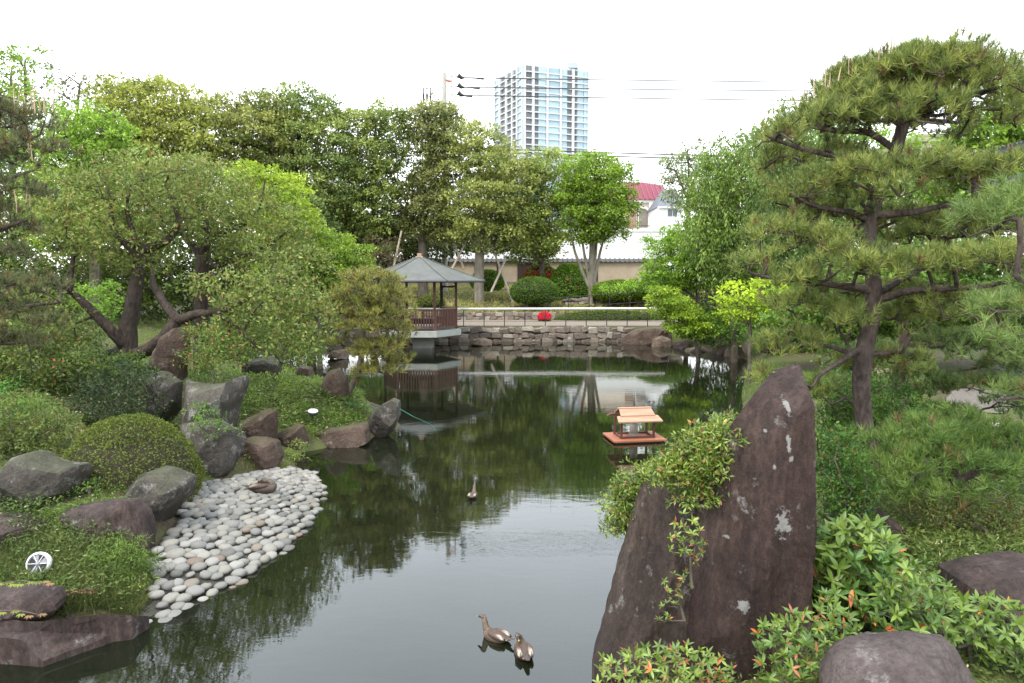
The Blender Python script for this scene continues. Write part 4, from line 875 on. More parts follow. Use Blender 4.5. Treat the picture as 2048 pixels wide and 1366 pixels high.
# utility pole and its wires
up_y = 52.0; up = T(888, 400, up_y); pole = thing('utility_pole', 'grey concrete utility pole with brackets and insulators above the trees', 'utility pole', (up[0], up_y, 2.4)); lo = np.array(pole.location)
L3 = lambda a, b, dy=0: tuple(T(a, b, up_y + dy) - lo)
MB().tube([(0, 0, 0), L3(888, 145)], [.22, .155], 12).build('pole', mat_simple('pole_concrete', (.42, .40, .36), (.34, .32, .29), 3, .8), pole)
GREYM = mat_simple('bracket_metal', (.33, .33, .33), (.25, .25, .25), 5, .5)
MB().tube([L3(838, 178), L3(888, 174)], .04, 6).build('crossarm', GREYM, pole)
for a in (847, 854, 861): MB().tube([L3(a, 176), L3(a, 186), L3(a, 190), L3(a, 205)], [.04, .05, .09, .05], 8).build('insulator', IRON, pole)
for b in (152, 172, 188): MB().tube([L3(889, b), L3(914, b + 1)], .04, 6).build('bracket_arm', GREYM, pole)
MB().tube([L3(903, 148), L3(904, 195)], .04, 6).build('hanger', GREYM, pole)
MB().tube([L3(891, 160), L3(902, 163)], .10, 8).build('clamp_box', mat_simple('rust_orange', (.5, .2, .1), (.4, .15, .08), 5, .6), pole)
WIREM = mat_simple('wire_black', (.05, .05, .055), (.05, .05, .05), 5, .5)
for i, (b0, b1, e) in enumerate(((155, 167, 968), (174, 184, 960), (190, 204, 945))):
    w = thing('power_line', ['uppermost', 'middle', 'lowest'][i] + ' of the three power lines running right from the utility pole', 'power line', tuple(T(914, b0, up_y)), 'power lines from the utility pole'); wl = np.array(w.location); LL = lambda a, b, dy=0: tuple(T(a, b, up_y + dy) - wl)
    P = [LL(914 + (1250) * t, b0 + (b1 - b0) * (1.9 * t - .9 * t * t) + 0 * t, 3 * t) for t in np.linspace(0, 1, 24)]
    MB().tube(P, .042, 5).build('wire', WIREM, w)
    MB().tube([LL(914, b0), LL(918, b0 - 4), LL(923, b0 + .5), LL(930, b0 + 1)], [.04, .20, .14, .04], 8).build('strain_insulator', IRON, w)
    MB().tube([LL(930, b0 + 1), LL(e - 16, b0 + 2), LL(e - 12, b0 + 2), LL(e, b0 + 3)], [.03, .03, .07, .07], 8).build('wire_sleeve', IRON, w)
for i, dy in enumerate((0, 7)):
    w = thing('telephone_cable', ['upper', 'lower'][i] + ' of the two dark cables crossing below the apartment tower', 'cable', tuple(T(1000, 300 + dy, 62)), 'telephone cables'); wl = np.array(w.location)
    MB().tube([tuple(T(1000 + 900 * t, 298 + dy + 34 * t - 12 * t * t, 62) - wl) for t in np.linspace(0, 1, 14)], .06, 5).build('cable', WIREM, w)

# ---------------------------------------------------------------- trees
OL_O, OL_N = (.055, .085, .022), (.20, .215, .055)          # old and new leaf colours
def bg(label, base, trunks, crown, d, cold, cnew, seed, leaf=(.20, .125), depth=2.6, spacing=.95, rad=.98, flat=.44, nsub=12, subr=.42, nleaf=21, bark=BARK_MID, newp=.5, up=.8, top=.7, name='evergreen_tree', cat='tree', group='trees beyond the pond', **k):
    f = dict(newp=newp + .08, up=up, top=top, blob=.7, nr=.4, nd=.6, cvar=.12, top_mix=.24)
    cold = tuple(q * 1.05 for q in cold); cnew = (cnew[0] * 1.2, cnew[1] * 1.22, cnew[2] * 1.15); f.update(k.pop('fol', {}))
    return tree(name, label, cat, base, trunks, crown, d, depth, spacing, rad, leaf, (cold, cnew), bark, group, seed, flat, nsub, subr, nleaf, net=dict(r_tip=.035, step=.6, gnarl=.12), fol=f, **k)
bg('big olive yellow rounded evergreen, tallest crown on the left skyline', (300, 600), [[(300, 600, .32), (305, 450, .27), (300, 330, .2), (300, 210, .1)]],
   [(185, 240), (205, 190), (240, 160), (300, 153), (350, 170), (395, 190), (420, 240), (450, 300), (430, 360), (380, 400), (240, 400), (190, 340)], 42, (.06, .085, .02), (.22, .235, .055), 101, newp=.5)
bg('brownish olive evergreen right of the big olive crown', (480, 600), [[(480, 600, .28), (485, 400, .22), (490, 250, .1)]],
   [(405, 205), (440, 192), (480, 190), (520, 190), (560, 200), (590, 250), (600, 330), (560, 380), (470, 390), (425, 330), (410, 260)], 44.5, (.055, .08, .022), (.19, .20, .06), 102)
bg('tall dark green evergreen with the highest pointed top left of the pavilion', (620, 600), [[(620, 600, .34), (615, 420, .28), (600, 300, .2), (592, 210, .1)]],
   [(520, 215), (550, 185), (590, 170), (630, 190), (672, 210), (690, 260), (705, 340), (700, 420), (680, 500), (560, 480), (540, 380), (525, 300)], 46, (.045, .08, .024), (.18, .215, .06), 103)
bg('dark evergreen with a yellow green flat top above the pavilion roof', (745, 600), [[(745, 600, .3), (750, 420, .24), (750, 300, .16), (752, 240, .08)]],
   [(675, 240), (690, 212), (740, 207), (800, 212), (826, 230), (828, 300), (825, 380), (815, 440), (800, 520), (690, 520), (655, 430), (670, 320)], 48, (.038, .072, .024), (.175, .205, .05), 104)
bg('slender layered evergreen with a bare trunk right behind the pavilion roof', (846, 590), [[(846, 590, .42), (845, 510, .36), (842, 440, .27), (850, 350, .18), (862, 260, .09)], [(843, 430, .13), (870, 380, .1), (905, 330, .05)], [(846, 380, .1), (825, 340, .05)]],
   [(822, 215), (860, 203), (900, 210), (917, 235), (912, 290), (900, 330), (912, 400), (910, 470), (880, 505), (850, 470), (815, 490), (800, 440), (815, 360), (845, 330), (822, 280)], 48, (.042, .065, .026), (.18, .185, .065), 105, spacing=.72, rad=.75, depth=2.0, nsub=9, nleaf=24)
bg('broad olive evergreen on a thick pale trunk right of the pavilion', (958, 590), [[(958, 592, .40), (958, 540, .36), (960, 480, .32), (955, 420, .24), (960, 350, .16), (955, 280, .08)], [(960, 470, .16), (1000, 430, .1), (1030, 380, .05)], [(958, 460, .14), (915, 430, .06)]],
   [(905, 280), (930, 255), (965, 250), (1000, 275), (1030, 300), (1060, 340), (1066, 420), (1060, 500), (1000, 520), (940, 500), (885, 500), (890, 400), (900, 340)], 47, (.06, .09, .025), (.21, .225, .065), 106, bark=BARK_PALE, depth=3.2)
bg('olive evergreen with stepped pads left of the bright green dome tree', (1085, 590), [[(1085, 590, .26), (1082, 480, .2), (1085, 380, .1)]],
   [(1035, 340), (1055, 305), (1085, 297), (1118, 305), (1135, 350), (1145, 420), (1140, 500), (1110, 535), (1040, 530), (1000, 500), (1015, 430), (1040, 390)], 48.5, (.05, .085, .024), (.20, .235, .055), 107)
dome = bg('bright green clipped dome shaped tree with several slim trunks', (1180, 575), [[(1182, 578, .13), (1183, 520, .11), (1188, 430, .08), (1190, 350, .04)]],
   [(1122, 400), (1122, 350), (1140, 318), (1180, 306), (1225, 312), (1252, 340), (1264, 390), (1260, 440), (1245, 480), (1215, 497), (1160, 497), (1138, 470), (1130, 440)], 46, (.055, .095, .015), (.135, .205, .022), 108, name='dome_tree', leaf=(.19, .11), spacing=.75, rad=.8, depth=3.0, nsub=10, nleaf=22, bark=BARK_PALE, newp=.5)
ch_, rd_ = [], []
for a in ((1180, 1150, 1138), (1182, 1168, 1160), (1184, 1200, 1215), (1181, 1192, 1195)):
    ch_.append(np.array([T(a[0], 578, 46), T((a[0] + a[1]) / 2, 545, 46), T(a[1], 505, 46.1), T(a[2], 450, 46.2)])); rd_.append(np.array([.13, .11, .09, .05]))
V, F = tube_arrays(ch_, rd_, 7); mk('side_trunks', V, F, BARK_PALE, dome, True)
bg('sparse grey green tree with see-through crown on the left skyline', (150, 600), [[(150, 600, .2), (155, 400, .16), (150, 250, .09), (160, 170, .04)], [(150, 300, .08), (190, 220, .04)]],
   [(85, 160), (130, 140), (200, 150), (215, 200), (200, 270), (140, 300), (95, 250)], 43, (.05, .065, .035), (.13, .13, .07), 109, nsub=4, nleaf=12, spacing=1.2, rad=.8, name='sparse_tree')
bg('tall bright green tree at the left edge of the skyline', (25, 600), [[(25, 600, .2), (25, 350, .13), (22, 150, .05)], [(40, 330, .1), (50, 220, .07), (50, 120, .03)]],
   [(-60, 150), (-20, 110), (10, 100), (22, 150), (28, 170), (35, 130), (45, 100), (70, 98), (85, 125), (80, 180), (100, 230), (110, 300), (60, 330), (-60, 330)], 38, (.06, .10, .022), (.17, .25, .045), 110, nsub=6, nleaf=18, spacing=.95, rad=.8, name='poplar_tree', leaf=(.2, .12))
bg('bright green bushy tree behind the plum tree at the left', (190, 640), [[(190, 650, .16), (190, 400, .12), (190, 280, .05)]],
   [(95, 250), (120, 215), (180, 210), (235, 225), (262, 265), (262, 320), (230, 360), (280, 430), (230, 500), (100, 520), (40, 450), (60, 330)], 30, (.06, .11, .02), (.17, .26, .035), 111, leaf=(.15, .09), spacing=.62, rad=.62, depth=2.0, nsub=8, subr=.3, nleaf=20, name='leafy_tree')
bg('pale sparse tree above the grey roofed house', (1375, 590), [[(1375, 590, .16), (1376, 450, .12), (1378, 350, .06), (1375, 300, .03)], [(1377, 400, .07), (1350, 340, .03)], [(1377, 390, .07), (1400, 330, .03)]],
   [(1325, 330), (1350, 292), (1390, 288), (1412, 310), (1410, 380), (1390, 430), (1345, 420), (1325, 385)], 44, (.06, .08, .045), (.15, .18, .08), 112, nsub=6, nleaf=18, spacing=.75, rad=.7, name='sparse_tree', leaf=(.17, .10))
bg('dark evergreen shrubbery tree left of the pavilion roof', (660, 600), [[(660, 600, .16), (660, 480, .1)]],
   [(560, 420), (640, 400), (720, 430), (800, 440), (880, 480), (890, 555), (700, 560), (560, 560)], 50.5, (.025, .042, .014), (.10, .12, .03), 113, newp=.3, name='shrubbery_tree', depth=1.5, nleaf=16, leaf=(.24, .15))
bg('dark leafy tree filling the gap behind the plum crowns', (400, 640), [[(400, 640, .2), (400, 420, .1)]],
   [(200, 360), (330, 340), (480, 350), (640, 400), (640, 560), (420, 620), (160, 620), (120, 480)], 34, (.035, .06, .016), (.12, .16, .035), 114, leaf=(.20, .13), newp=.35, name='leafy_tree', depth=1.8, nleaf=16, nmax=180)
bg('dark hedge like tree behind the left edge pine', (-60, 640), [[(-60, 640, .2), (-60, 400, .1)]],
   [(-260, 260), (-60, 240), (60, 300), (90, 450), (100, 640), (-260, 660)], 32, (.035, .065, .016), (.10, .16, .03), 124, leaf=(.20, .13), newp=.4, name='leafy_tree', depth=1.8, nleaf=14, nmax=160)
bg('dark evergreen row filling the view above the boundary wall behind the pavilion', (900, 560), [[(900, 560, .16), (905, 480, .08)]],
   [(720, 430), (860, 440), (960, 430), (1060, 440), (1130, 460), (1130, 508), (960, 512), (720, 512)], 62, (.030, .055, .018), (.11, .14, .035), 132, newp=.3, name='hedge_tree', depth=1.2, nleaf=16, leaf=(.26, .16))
# the maples: flat tiers of small bright leaves
def maple(label, base, trunks, crown, d, cold, cnew, seed, leaf=(.10, .06), spacing=.42, rad=.5, depth=1.5, nsub=8, nleaf=22, flat=.28, subr=.24, name='maple_tree', newp=.5, group='bright green maples', bark=BARK_MID, **k):
    f = dict(newp=newp, up=1.2, top=.6, blob=.5, sflat=.4, droop=.1); f.update(k.pop('fol', {}))
    return tree(name, label, 'tree', base, trunks, crown, d, depth, spacing, rad, leaf, (cold, cnew), bark, group, seed, flat, nsub, subr, nleaf, net=dict(r_tip=.012, step=.35, gnarl=.14), fol=f, **k)
MG_O, MG_N = (.07, .125, .018), (.20, .28, .03)
maple('yellow green maple rising behind the right side of the plum crown', (560, 690), [[(560, 690, .10), (555, 560, .08), (540, 430, .04)]],
      [(470, 330), (505, 318), (545, 330), (590, 350), (612, 400), (628, 440), (600, 480), (560, 500), (500, 470), (470, 400)], 23, (.09, .15, .02), (.26, .34, .03), 121, newp=.6)
maple('bright green maple spreading in tiers left of the pavilion roof', (640, 690), [[(640, 690, .12), (635, 600, .1), (620, 500, .05)]],
      [(510, 480), (560, 452), (620, 450), (680, 462), (735, 490), (748, 520), (725, 560), (690, 610), (640, 640), (560, 640), (520, 560)], 25, MG_O, MG_N, 122, depth=2.0)
maple('bright maple with spreading tiers at the right of the garden wall', (1400, 650), [[(1400, 660, .1), (1395, 580, .08), (1380, 500, .04)], [(1398, 600, .05), (1340, 560, .04), (1290, 550, .02)]],
      [(1262, 565), (1290, 540), (1300, 500), (1285, 470), (1330, 455), (1370, 440), (1420, 430), (1460, 470), (1465, 560), (1400, 590), (1330, 585), (1290, 590), (1215, 590), (1200, 575)], 30, (.07, .14, .016), (.18, .29, .025), 123, depth=1.8)
maple('low yellow green maple overhanging the right end of the stone bank', (1390, 690), [[(1400, 694, .07), (1390, 660, .05), (1370, 620, .03)]],
      [(1305, 572), (1335, 572), (1365, 590), (1392, 615), (1420, 640), (1415, 670), (1380, 685), (1345, 670), (1320, 640), (1300, 600)], 27, (.09, .16, .018), (.24, .33, .03), 125, depth=1.0, spacing=.36, rad=.4)
maple('vivid yellow green young maple right of the low maple, behind the pine branches', (1500, 690), [[(1500, 700, .06), (1500, 640, .05), (1495, 600, .03)]],
      [(1436, 590), (1470, 555), (1500, 575), (1530, 552), (1575, 580), (1560, 625), (1590, 650), (1530, 648), (1490, 620), (1480, 655), (1430, 625)], 20, (.13, .20, .015), (.32, .42, .03), 126, depth=1.1, spacing=.42, rad=.30, newp=.65, nsub=6)
# hanging branches: willow like trees at the right
def weeping(label, base, trunks, crown, d, cold, cnew, seed, **k):
    return maple(label, base, trunks, crown, d, cold, cnew, seed, flat=1.3, name='weeping_tree', group='weeping trees on the right bank', fol=dict(droop=1.6, up=.2, sflat=1.7, top=.3, blob=.3), **k)
weeping('tall light green weeping tree rising right of the pale houses', (1470, 690), [[(1470, 690, .16), (1465, 560, .13), (1450, 420, .08), (1440, 340, .04)], [(1462, 540, .06), (1420, 430, .03)], [(1463, 500, .06), (1520, 380, .03)]],
      [(1378, 390), (1390, 330), (1430, 300), (1480, 290), (1530, 300), (1560, 350), (1580, 430), (1560, 560), (1500, 600), (1450, 590), (1400, 560), (1370, 480)], 27, (.06, .105, .024), (.16, .23, .04), 127, depth=2.2, spacing=.5, rad=.55, leaf=(.15, .06), nleaf=17)
weeping('grey green weeping tree behind the left boughs of the big pine', (1600, 700), [[(1600, 700, .16), (1600, 560, .12), (1590, 400, .05)]],
      [(1500, 300), (1560, 230), (1620, 240), (1700, 300), (1720, 420), (1720, 560), (1640, 640), (1540, 640), (1510, 480)], 24, (.05, .09, .026), (.13, .19, .045), 128, depth=2.0, spacing=.5, rad=.55, leaf=(.15, .06), nleaf=15)
maple('mid green leafy tree filling the far right bank behind the pine trunk', (1700, 720), [[(1700, 730, .14), (1700, 600, .1), (1700, 480, .04)]],
      [(1540, 600), (1620, 540), (1740, 500), (1880, 480), (2000, 470), (2120, 480), (2120, 660), (1950, 700), (1760, 690), (1640, 690), (1540, 670)], 19, (.045, .095, .018), (.12, .20, .03), 129, depth=1.5, nleaf=15, leaf=(.13, .085), name='leafy_tree', group='leafy trees on the right bank')
maple('fresh green maple behind the right side of the big pine, by the tiled eaves', (1990, 720), [[(1990, 720, .14), (1985, 500, .1), (1980, 300, .04)]],
      [(1890, 270), (1920, 240), (1980, 200), (2010, 150), (2060, 130), (2200, 140), (2200, 480), (2000, 470), (1930, 420), (1820, 420), (1830, 350), (1900, 330)], 21, (.055, .105, .018), (.16, .25, .03), 130, depth=1.6, nleaf=15, leaf=(.14, .09))
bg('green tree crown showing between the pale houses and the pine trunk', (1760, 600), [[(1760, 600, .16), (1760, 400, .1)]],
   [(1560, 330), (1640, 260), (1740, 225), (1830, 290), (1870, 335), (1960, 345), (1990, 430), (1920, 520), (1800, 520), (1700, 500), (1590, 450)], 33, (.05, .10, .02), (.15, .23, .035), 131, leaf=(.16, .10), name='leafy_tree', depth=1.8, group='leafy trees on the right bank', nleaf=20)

# two old plum trees with black crooked limbs
def plum(label, base, trunks, crown, d, seed, extra=None, **k):
    return tree('plum_tree', label, 'tree', base, trunks, crown, d, 1.7, .43, .36, (.085, .042), ((.060, .085, .020), (.175, .215, .05)), BARK_UME, 'old plum trees', seed, .8, 8, .20, 15,
                net=dict(r_tip=.007, step=.22, gnarl=.32, up=-.2, expo=.5), fol=dict(newp=.42, up=.5, top=.3, blob=.3, orange=((.30, .20, .075), .06), cvar=.3), extra=extra, **k)
plum('old plum tree with black crooked limbs spreading left over the round bush', (262, 712),
     [[(262, 712, .24), (252, 690, .2), (258, 640, .17), (272, 580, .14), (280, 530, .13), (282, 500, .12)],
      [(258, 700, .13, 0), (242, 683, .12, -.2), (200, 640, .11, -.3), (170, 605, .09, -.4), (140, 588, .075, -.5), (118, 560, .05, -.5), (70, 540, .03, -.6)],
      [(140, 588, .06, -.5), (142, 550, .05, -.4), (148, 490, .03, -.3)],
      [(280, 520, .08), (246, 484, .07, -.1), (220, 459, .055, -.2), (221, 400, .04, -.2), (210, 350, .02)],
      [(282, 505, .08), (262, 455, .06, .1), (250, 420, .04, .2), (262, 370, .02)],
      [(284, 500, .10), (320, 492, .08), (350, 470, .07), (366, 446, .06), (350, 412, .035), (330, 370, .02)],
      [(262, 712, .15), (300, 700, .14, -.3), (337, 669, .13, -.4), (365, 640, .11, -.5), (337, 619, .09, -.4), (313, 591, .08, -.3), (298, 560, .06, -.3), (306, 530, .03, -.2)],
      [(365, 640, .10, -.5), (390, 622, .09, -.6), (440, 630, .075, -.8), (480, 605, .055, -.9), (512, 585, .035, -1.0), (560, 560, .02, -1)],
      [(440, 630, .05, -.8), (480, 660, .035, -1), (520, 700, .022, -1.2), (555, 716, .012, -1.2)]],
     [(45, 470), (75, 390), (120, 345), (200, 325), (280, 312), (350, 320), (430, 330), (440, 420), (380, 470), (340, 500), (320, 560), (240, 560), (170, 540), (100, 590), (60, 560)], 14.2, 141,
     extra=np.concatenate([clumps_in(p_, 13.4, .6, .38, .3, 900 + i_) for i_, p_ in enumerate(([(440, 560), (560, 520), (650, 600), (665, 690), (600, 740), (500, 700), (430, 670)], [(380, 560), (440, 540), (450, 620), (390, 600)], [(60, 560), (130, 600), (180, 680), (150, 720), (60, 700), (30, 620)], [(375, 660), (480, 660), (490, 740), (380, 745)]))]))
plum('second old plum tree, its forked crown reaching right towards the maple', (402, 700),
     [[(402, 700, .20), (404, 600, .18), (405, 545, .17), (404, 510, .15)],
      [(404, 515, .12), (388, 490, .09), (362, 466, .07), (345, 420, .05), (335, 350, .03)],
      [(404, 515, .12), (422, 475, .09), (410, 440, .07), (395, 400, .05), (380, 350, .03)],
      [(418, 480, .08), (445, 462, .07), (490, 450, .05), (520, 420, .035), (530, 360, .02)],
      [(405, 540, .08), (470, 520, .06), (540, 490, .04), (590, 450, .02)], [(520, 500, .04), (555, 520, .03), (575, 560, .015)]],
     [(310, 340), (360, 318), (420, 325), (480, 345), (540, 380), (600, 430), (640, 500), (655, 580), (600, 600), (520, 560), (440, 540), (400, 480), (330, 470)], 16.2, 142)

# ---- pines
def can(n, x0, x1, y0, y1, h0, h1, seed, dy=.8, shape=None):
    r_ = np.random.default_rng(seed); return [(x, (shape(x) if shape else r_.uniform(y0, y1)) , r_.uniform(h0, h1), r_.uniform(-dy, dy)) for x in r_.uniform(x0, x1, n)]
pad_pine('pine_tree', 'big cloud pruned black pine with a broad umbrella top behind the tall stone', (1762, 1012), 7.7,
  [[(1775, 1040, 0.148), (1760, 1000, 0.133), (1738, 900, 0.100), (1722, 800, 0.092), (1722, 730, 0.100), (1738, 660, 0.089), (1750, 600, 0.078), (1748, 560, 0.074), (1738, 500, 0.078), (1735, 440, 0.074), (1752, 400, 0.063), (1778, 340, 0.056), (1800, 280, 0.048), (1812, 225, 0.037), (1820, 180, 0.022)],
   [(1812, 240, 0.037), (1860, 215, 0.030, -.2), (1930, 190, 0.021, -.3), (1990, 180, 0.013, -.3)], [(1812, 235, 0.033), (1760, 205, 0.026, .1), (1690, 190, 0.018, .2), (1630, 185, 0.012, .2)], [(1800, 255, 0.030), (1840, 240, 0.026, .4), (1900, 245, 0.018, .6), (1970, 240, 0.012, .7)],
   [(1790, 300, 0.037), (1740, 260, 0.030, -.1), (1690, 265, 0.022, -.2), (1620, 255, 0.013, -.3)], [(1780, 340, 0.041), (1720, 320, 0.033), (1650, 310, 0.022, -.1), (1570, 290, 0.013, -.2), (1530, 270, 0.007, -.2)],
   [(1735, 440, 0.044), (1700, 420, 0.033, -.1), (1640, 420, 0.022, -.2), (1590, 395, 0.012, -.3)], [(1745, 430, 0.052), (1800, 430, 0.044, -.1), (1870, 415, 0.033, -.3), (1940, 400, 0.022, -.5), (2010, 395, 0.013, -.6)],
   [(1740, 450, 0.037), (1680, 460, 0.026, .2), (1620, 440, 0.015, .3), (1580, 450, 0.007, .3)], [(1748, 580, 0.052), (1690, 575, 0.037, -.1), (1620, 560, 0.026, -.3), (1550, 560, 0.015, -.4), (1500, 545, 0.009, -.4)],
   [(1752, 600, 0.052), (1810, 580, 0.044, -.2), (1880, 578, 0.033, -.4), (1960, 575, 0.026, -.6), (2040, 560, 0.015, -.8)], [(1752, 590, 0.037), (1800, 560, 0.030, .3), (1870, 520, 0.022, .5), (1950, 500, 0.013, .6)],
   [(1735, 690, 0.044), (1690, 715, 0.033, -.1), (1640, 750, 0.022, -.1)], [(1730, 720, 0.037), (1660, 690, 0.026, .3), (1590, 690, 0.015, .5), (1540, 700, 0.009, .5)], [(1735, 710, 0.037), (1800, 705, 0.030, .2), (1860, 715, 0.015, .4)]],
  [(1726, 186, 76, 40, .1, .6), (1675, 224, 63, 36, -.1, .5), (1763, 164, 81, 37, 0, .7), (1852, 154, 99, 36, -.2, .8), (1931, 186, 81, 45, .1, .7), (1815, 236, 126, 36, -.4, .5), (1815, 211, 135, 67, 0, .95), (1708, 236, 85, 54, .1, .7), (1652, 261, 49, 40, .3, .5), (1926, 231, 81, 67, -.1, .8), (1977, 271, 40, 54, -.3, .5), (1815, 176, 94, 45, .2, .8), (1894, 176, 72, 40, .3, .6),
   (1620, 262, 70, 32, -.3, .5), (1715, 255, 70, 34, -.3, .5), (1560, 300, 48, 38, -.1, .45), (1790, 255, 45, 26, -.5, .4),
   (1640, 385, 75, 32, -.2, .5), (1720, 370, 70, 40, -.45, .45), (1590, 420, 50, 30, .1, .4), (1830, 365, 80, 42, -.5, .6), (1920, 375, 80, 45, -.4, .6), (2000, 375, 60, 50, -.6, .5), (1780, 400, 50, 28, -.6, .4),
   (1560, 485, 70, 34, -.1, .5), (1640, 500, 65, 32, -.3, .45), (1690, 540, 60, 30, -.5, .4), (1520, 545, 45, 26, -.4, .35), (1600, 575, 70, 30, -.4, .45),
   (1860, 495, 85, 42, .3, .6), (1960, 480, 85, 45, .4, .6), (1830, 545, 70, 32, -.5, .5), (1930, 545, 90, 36, -.6, .6), (2030, 530, 60, 45, -.8, .5), (1760, 545, 40, 24, -.6, .3),
   (1660, 650, 55, 32, .2, .4), (1590, 690, 60, 30, .5, .4), (1540, 720, 40, 24, .4, .3), (1700, 660, 40, 26, -.3, .3), (1830, 660, 70, 40, .3, .45), (1545, 765, 40, 24, .1, .3), (1600, 620, 60, 26, .2, .4), (1680, 600, 60, 26, .4, .4), (1800, 610, 70, 30, .5, .5), (1900, 620, 80, 30, -.3, .5), (1570, 350, 60, 34, .3, .45), (1650, 330, 60, 30, .4, .45), (1760, 350, 50, 26, .5, .4), (1660, 450, 70, 30, .5, .45), (1800, 460, 80, 34, .6, .5), (1700, 740, 60, 26, .5, .35), (1800, 740, 60, 28, .3, .4), (1620, 790, 60, 24, .6, .35), (2010, 460, 70, 40, .2, .5)],
  seed=201, nl=.115, nw=.0068, per=34, dens=1.15, c_old=(.07, .105, .028), c_new=(.27, .295, .07), tip=.0095, gnarl=.26,
  candles=can(26, 1600, 1790, 0, 0, 22, 45, 1, .4, lambda x: 225 - 118 * math.sin(min(1.5, (x - 1590) / 230 * 1.5))) + can(22, 1790, 2010, 0, 0, 18, 40, 2, .4, lambda x: 108 + ((x - 1800) / 210) ** 2 * 70) + can(26, 1780, 2020, 325, 370, 25, 45, 3, .3))
pad_pine('pine_tree', 'slimmer pine with a reddish trunk just right of and behind the big black pine', (1808, 950), 9.4,
  [[(1808, 955, .10), (1802, 880, .075), (1798, 800, .07), (1802, 720, .06), (1808, 640, .05), (1815, 560, .03)],
   [(1800, 760, .03), (1740, 790, .02), (1700, 800, .012)], [(1800, 740, .035), (1860, 745, .025), (1930, 740, .014)], [(1802, 690, .03), (1880, 690, .022), (1960, 680, .012)], [(1800, 800, .03), (1870, 830, .02), (1930, 850, .01)]],
  [(1860, 640, 90, 40, 0, .6), (1960, 630, 90, 45, .1, .7), (2040, 650, 60, 50, 0, .6), (1780, 640, 60, 30, .2, .5), (1900, 710, 80, 36, -.2, .6), (1990, 720, 70, 40, -.3, .6), (1830, 770, 60, 30, -.1, .5), (1910, 700, 60, 30, .3, .5), (1700, 800, 60, 30, .2, .5), (1900, 850, 60, 26, -.1, .5), (1700, 850, 60, 26, .4, .4), (1960, 790, 70, 30, -.4, .5), (1860, 800, 60, 28, -.2, .4), (2040, 740, 60, 36, -.5, .5), (2040, 830, 60, 30, -.3, .5), (1760, 720, 50, 26, -.2, .4)],
  seed=202, nl=.115, nw=.007, per=28, c_old=(.055, .095, .028), c_new=(.15, .20, .05), bark=mat_bark('red_pine_bark', (.07, .05, .042), (.22, .15, .125), 6), brown=.08)
pad_pine('pine_tree', 'low spreading pine before the big pine foot, soft pads reaching the right edge', (1930, 1000), 6.6,
  [[(1935, 1030, .07), (1920, 960, .06), (1880, 920, .05), (1850, 890, .03)], [(1920, 960, .04), (1980, 930, .03), (2040, 900, .015)], [(1900, 940, .04), (1820, 960, .03), (1740, 930, .016)], [(1920, 970, .03), (1980, 990, .02)]],
  [(1850, 885, 75, 34, 0, .45), (1940, 880, 75, 36, .2, .5), (2010, 905, 60, 34, -.1, .45), (1760, 905, 60, 30, .1, .4), (1700, 930, 50, 26, .2, .3), (1800, 950, 75, 32, -.3, .4), (1890, 940, 80, 34, -.4, .5), (1980, 965, 80, 36, -.5, .5), (2060, 960, 50, 40, -.4, .5), (1740, 970, 50, 24, -.2, .3), (1850, 1000, 70, 26, -.5, .3)],
  seed=203, nl=.11, nw=.006, per=34, dens=1.3, c_old=(.05, .095, .022), c_new=(.155, .22, .045), brown=.03, tip=.006)
pad_pine('pine_tree', 'near pine at the right edge with long loose needles, above the gravel', (2120, 1000), 5.6,
  [[(2180, 1050, .07), (2140, 850, .06), (2120, 700, .05), (2110, 600, .03)], [(2120, 720, .03), (2060, 680, .02), (2000, 650, .01)], [(2130, 800, .03), (2060, 790, .02), (1990, 800, .008)], [(2110, 620, .03), (2040, 600, .015)]],
  [(2010, 640, 60, 30, 0, .35), (2070, 610, 60, 36, 0, .4), (2040, 720, 50, 26, .1, .3), (1975, 690, 35, 18, -.1, .2), (2050, 800, 36, 20, .1, .25), (2000, 440, 60, 30, .2, .4), (2070, 420, 60, 40, .1, .4)],
  seed=204, nl=.13, nw=.0048, per=36, dens=1.5, c_old=(.07, .115, .03), c_new=(.2, .27, .07), brown=.03, spread=1.2)
pad_pine('pine_tree', 'small cloud pruned pine leaning over the water in front of the pavilion', (688, 800), 15.5,
  [[(684, 802, .085), (700, 775, .08), (718, 748, .075), (725, 715, .07), (722, 680, .065), (730, 650, .05), (735, 610, .035), (738, 570, .02)], [(724, 700, .035), (765, 690, .03), (790, 690, .018)], [(722, 690, .035), (690, 680, .025), (672, 672, .015)], [(728, 660, .03), (770, 645, .02)], [(720, 735, .03), (760, 745, .02), (780, 750, .012)]],
  [(738, 565, 62, 14, 0, .8), (735, 592, 80, 14, 0, .9), (700, 612, 60, 14, -.1, .6), (775, 610, 52, 17, -.1, .6), (690, 632, 55, 11, .2, .5), (745, 636, 65, 14, -.3, .6), (795, 638, 40, 14, 0, .5), (735, 662, 70, 12, -.3, .6), (790, 668, 40, 11, 0, .4), (690, 692, 50, 11, .2, .4), (765, 698, 55, 12, -.2, .5), (800, 690, 30, 14, .2, .4), (745, 718, 50, 11, -.3, .4), (790, 722, 36, 12, 0, .4), (765, 748, 55, 11, -.2, .5)],
  seed=205, nl=.13, nw=.013, per=18, dens=1.15, c_old=(.085, .105, .03), c_new=(.30, .27, .06), tip=.012, tsp=.2, bark=BARK_MID, candles=can(10, 690, 780, 548, 560, 6, 14, 5))
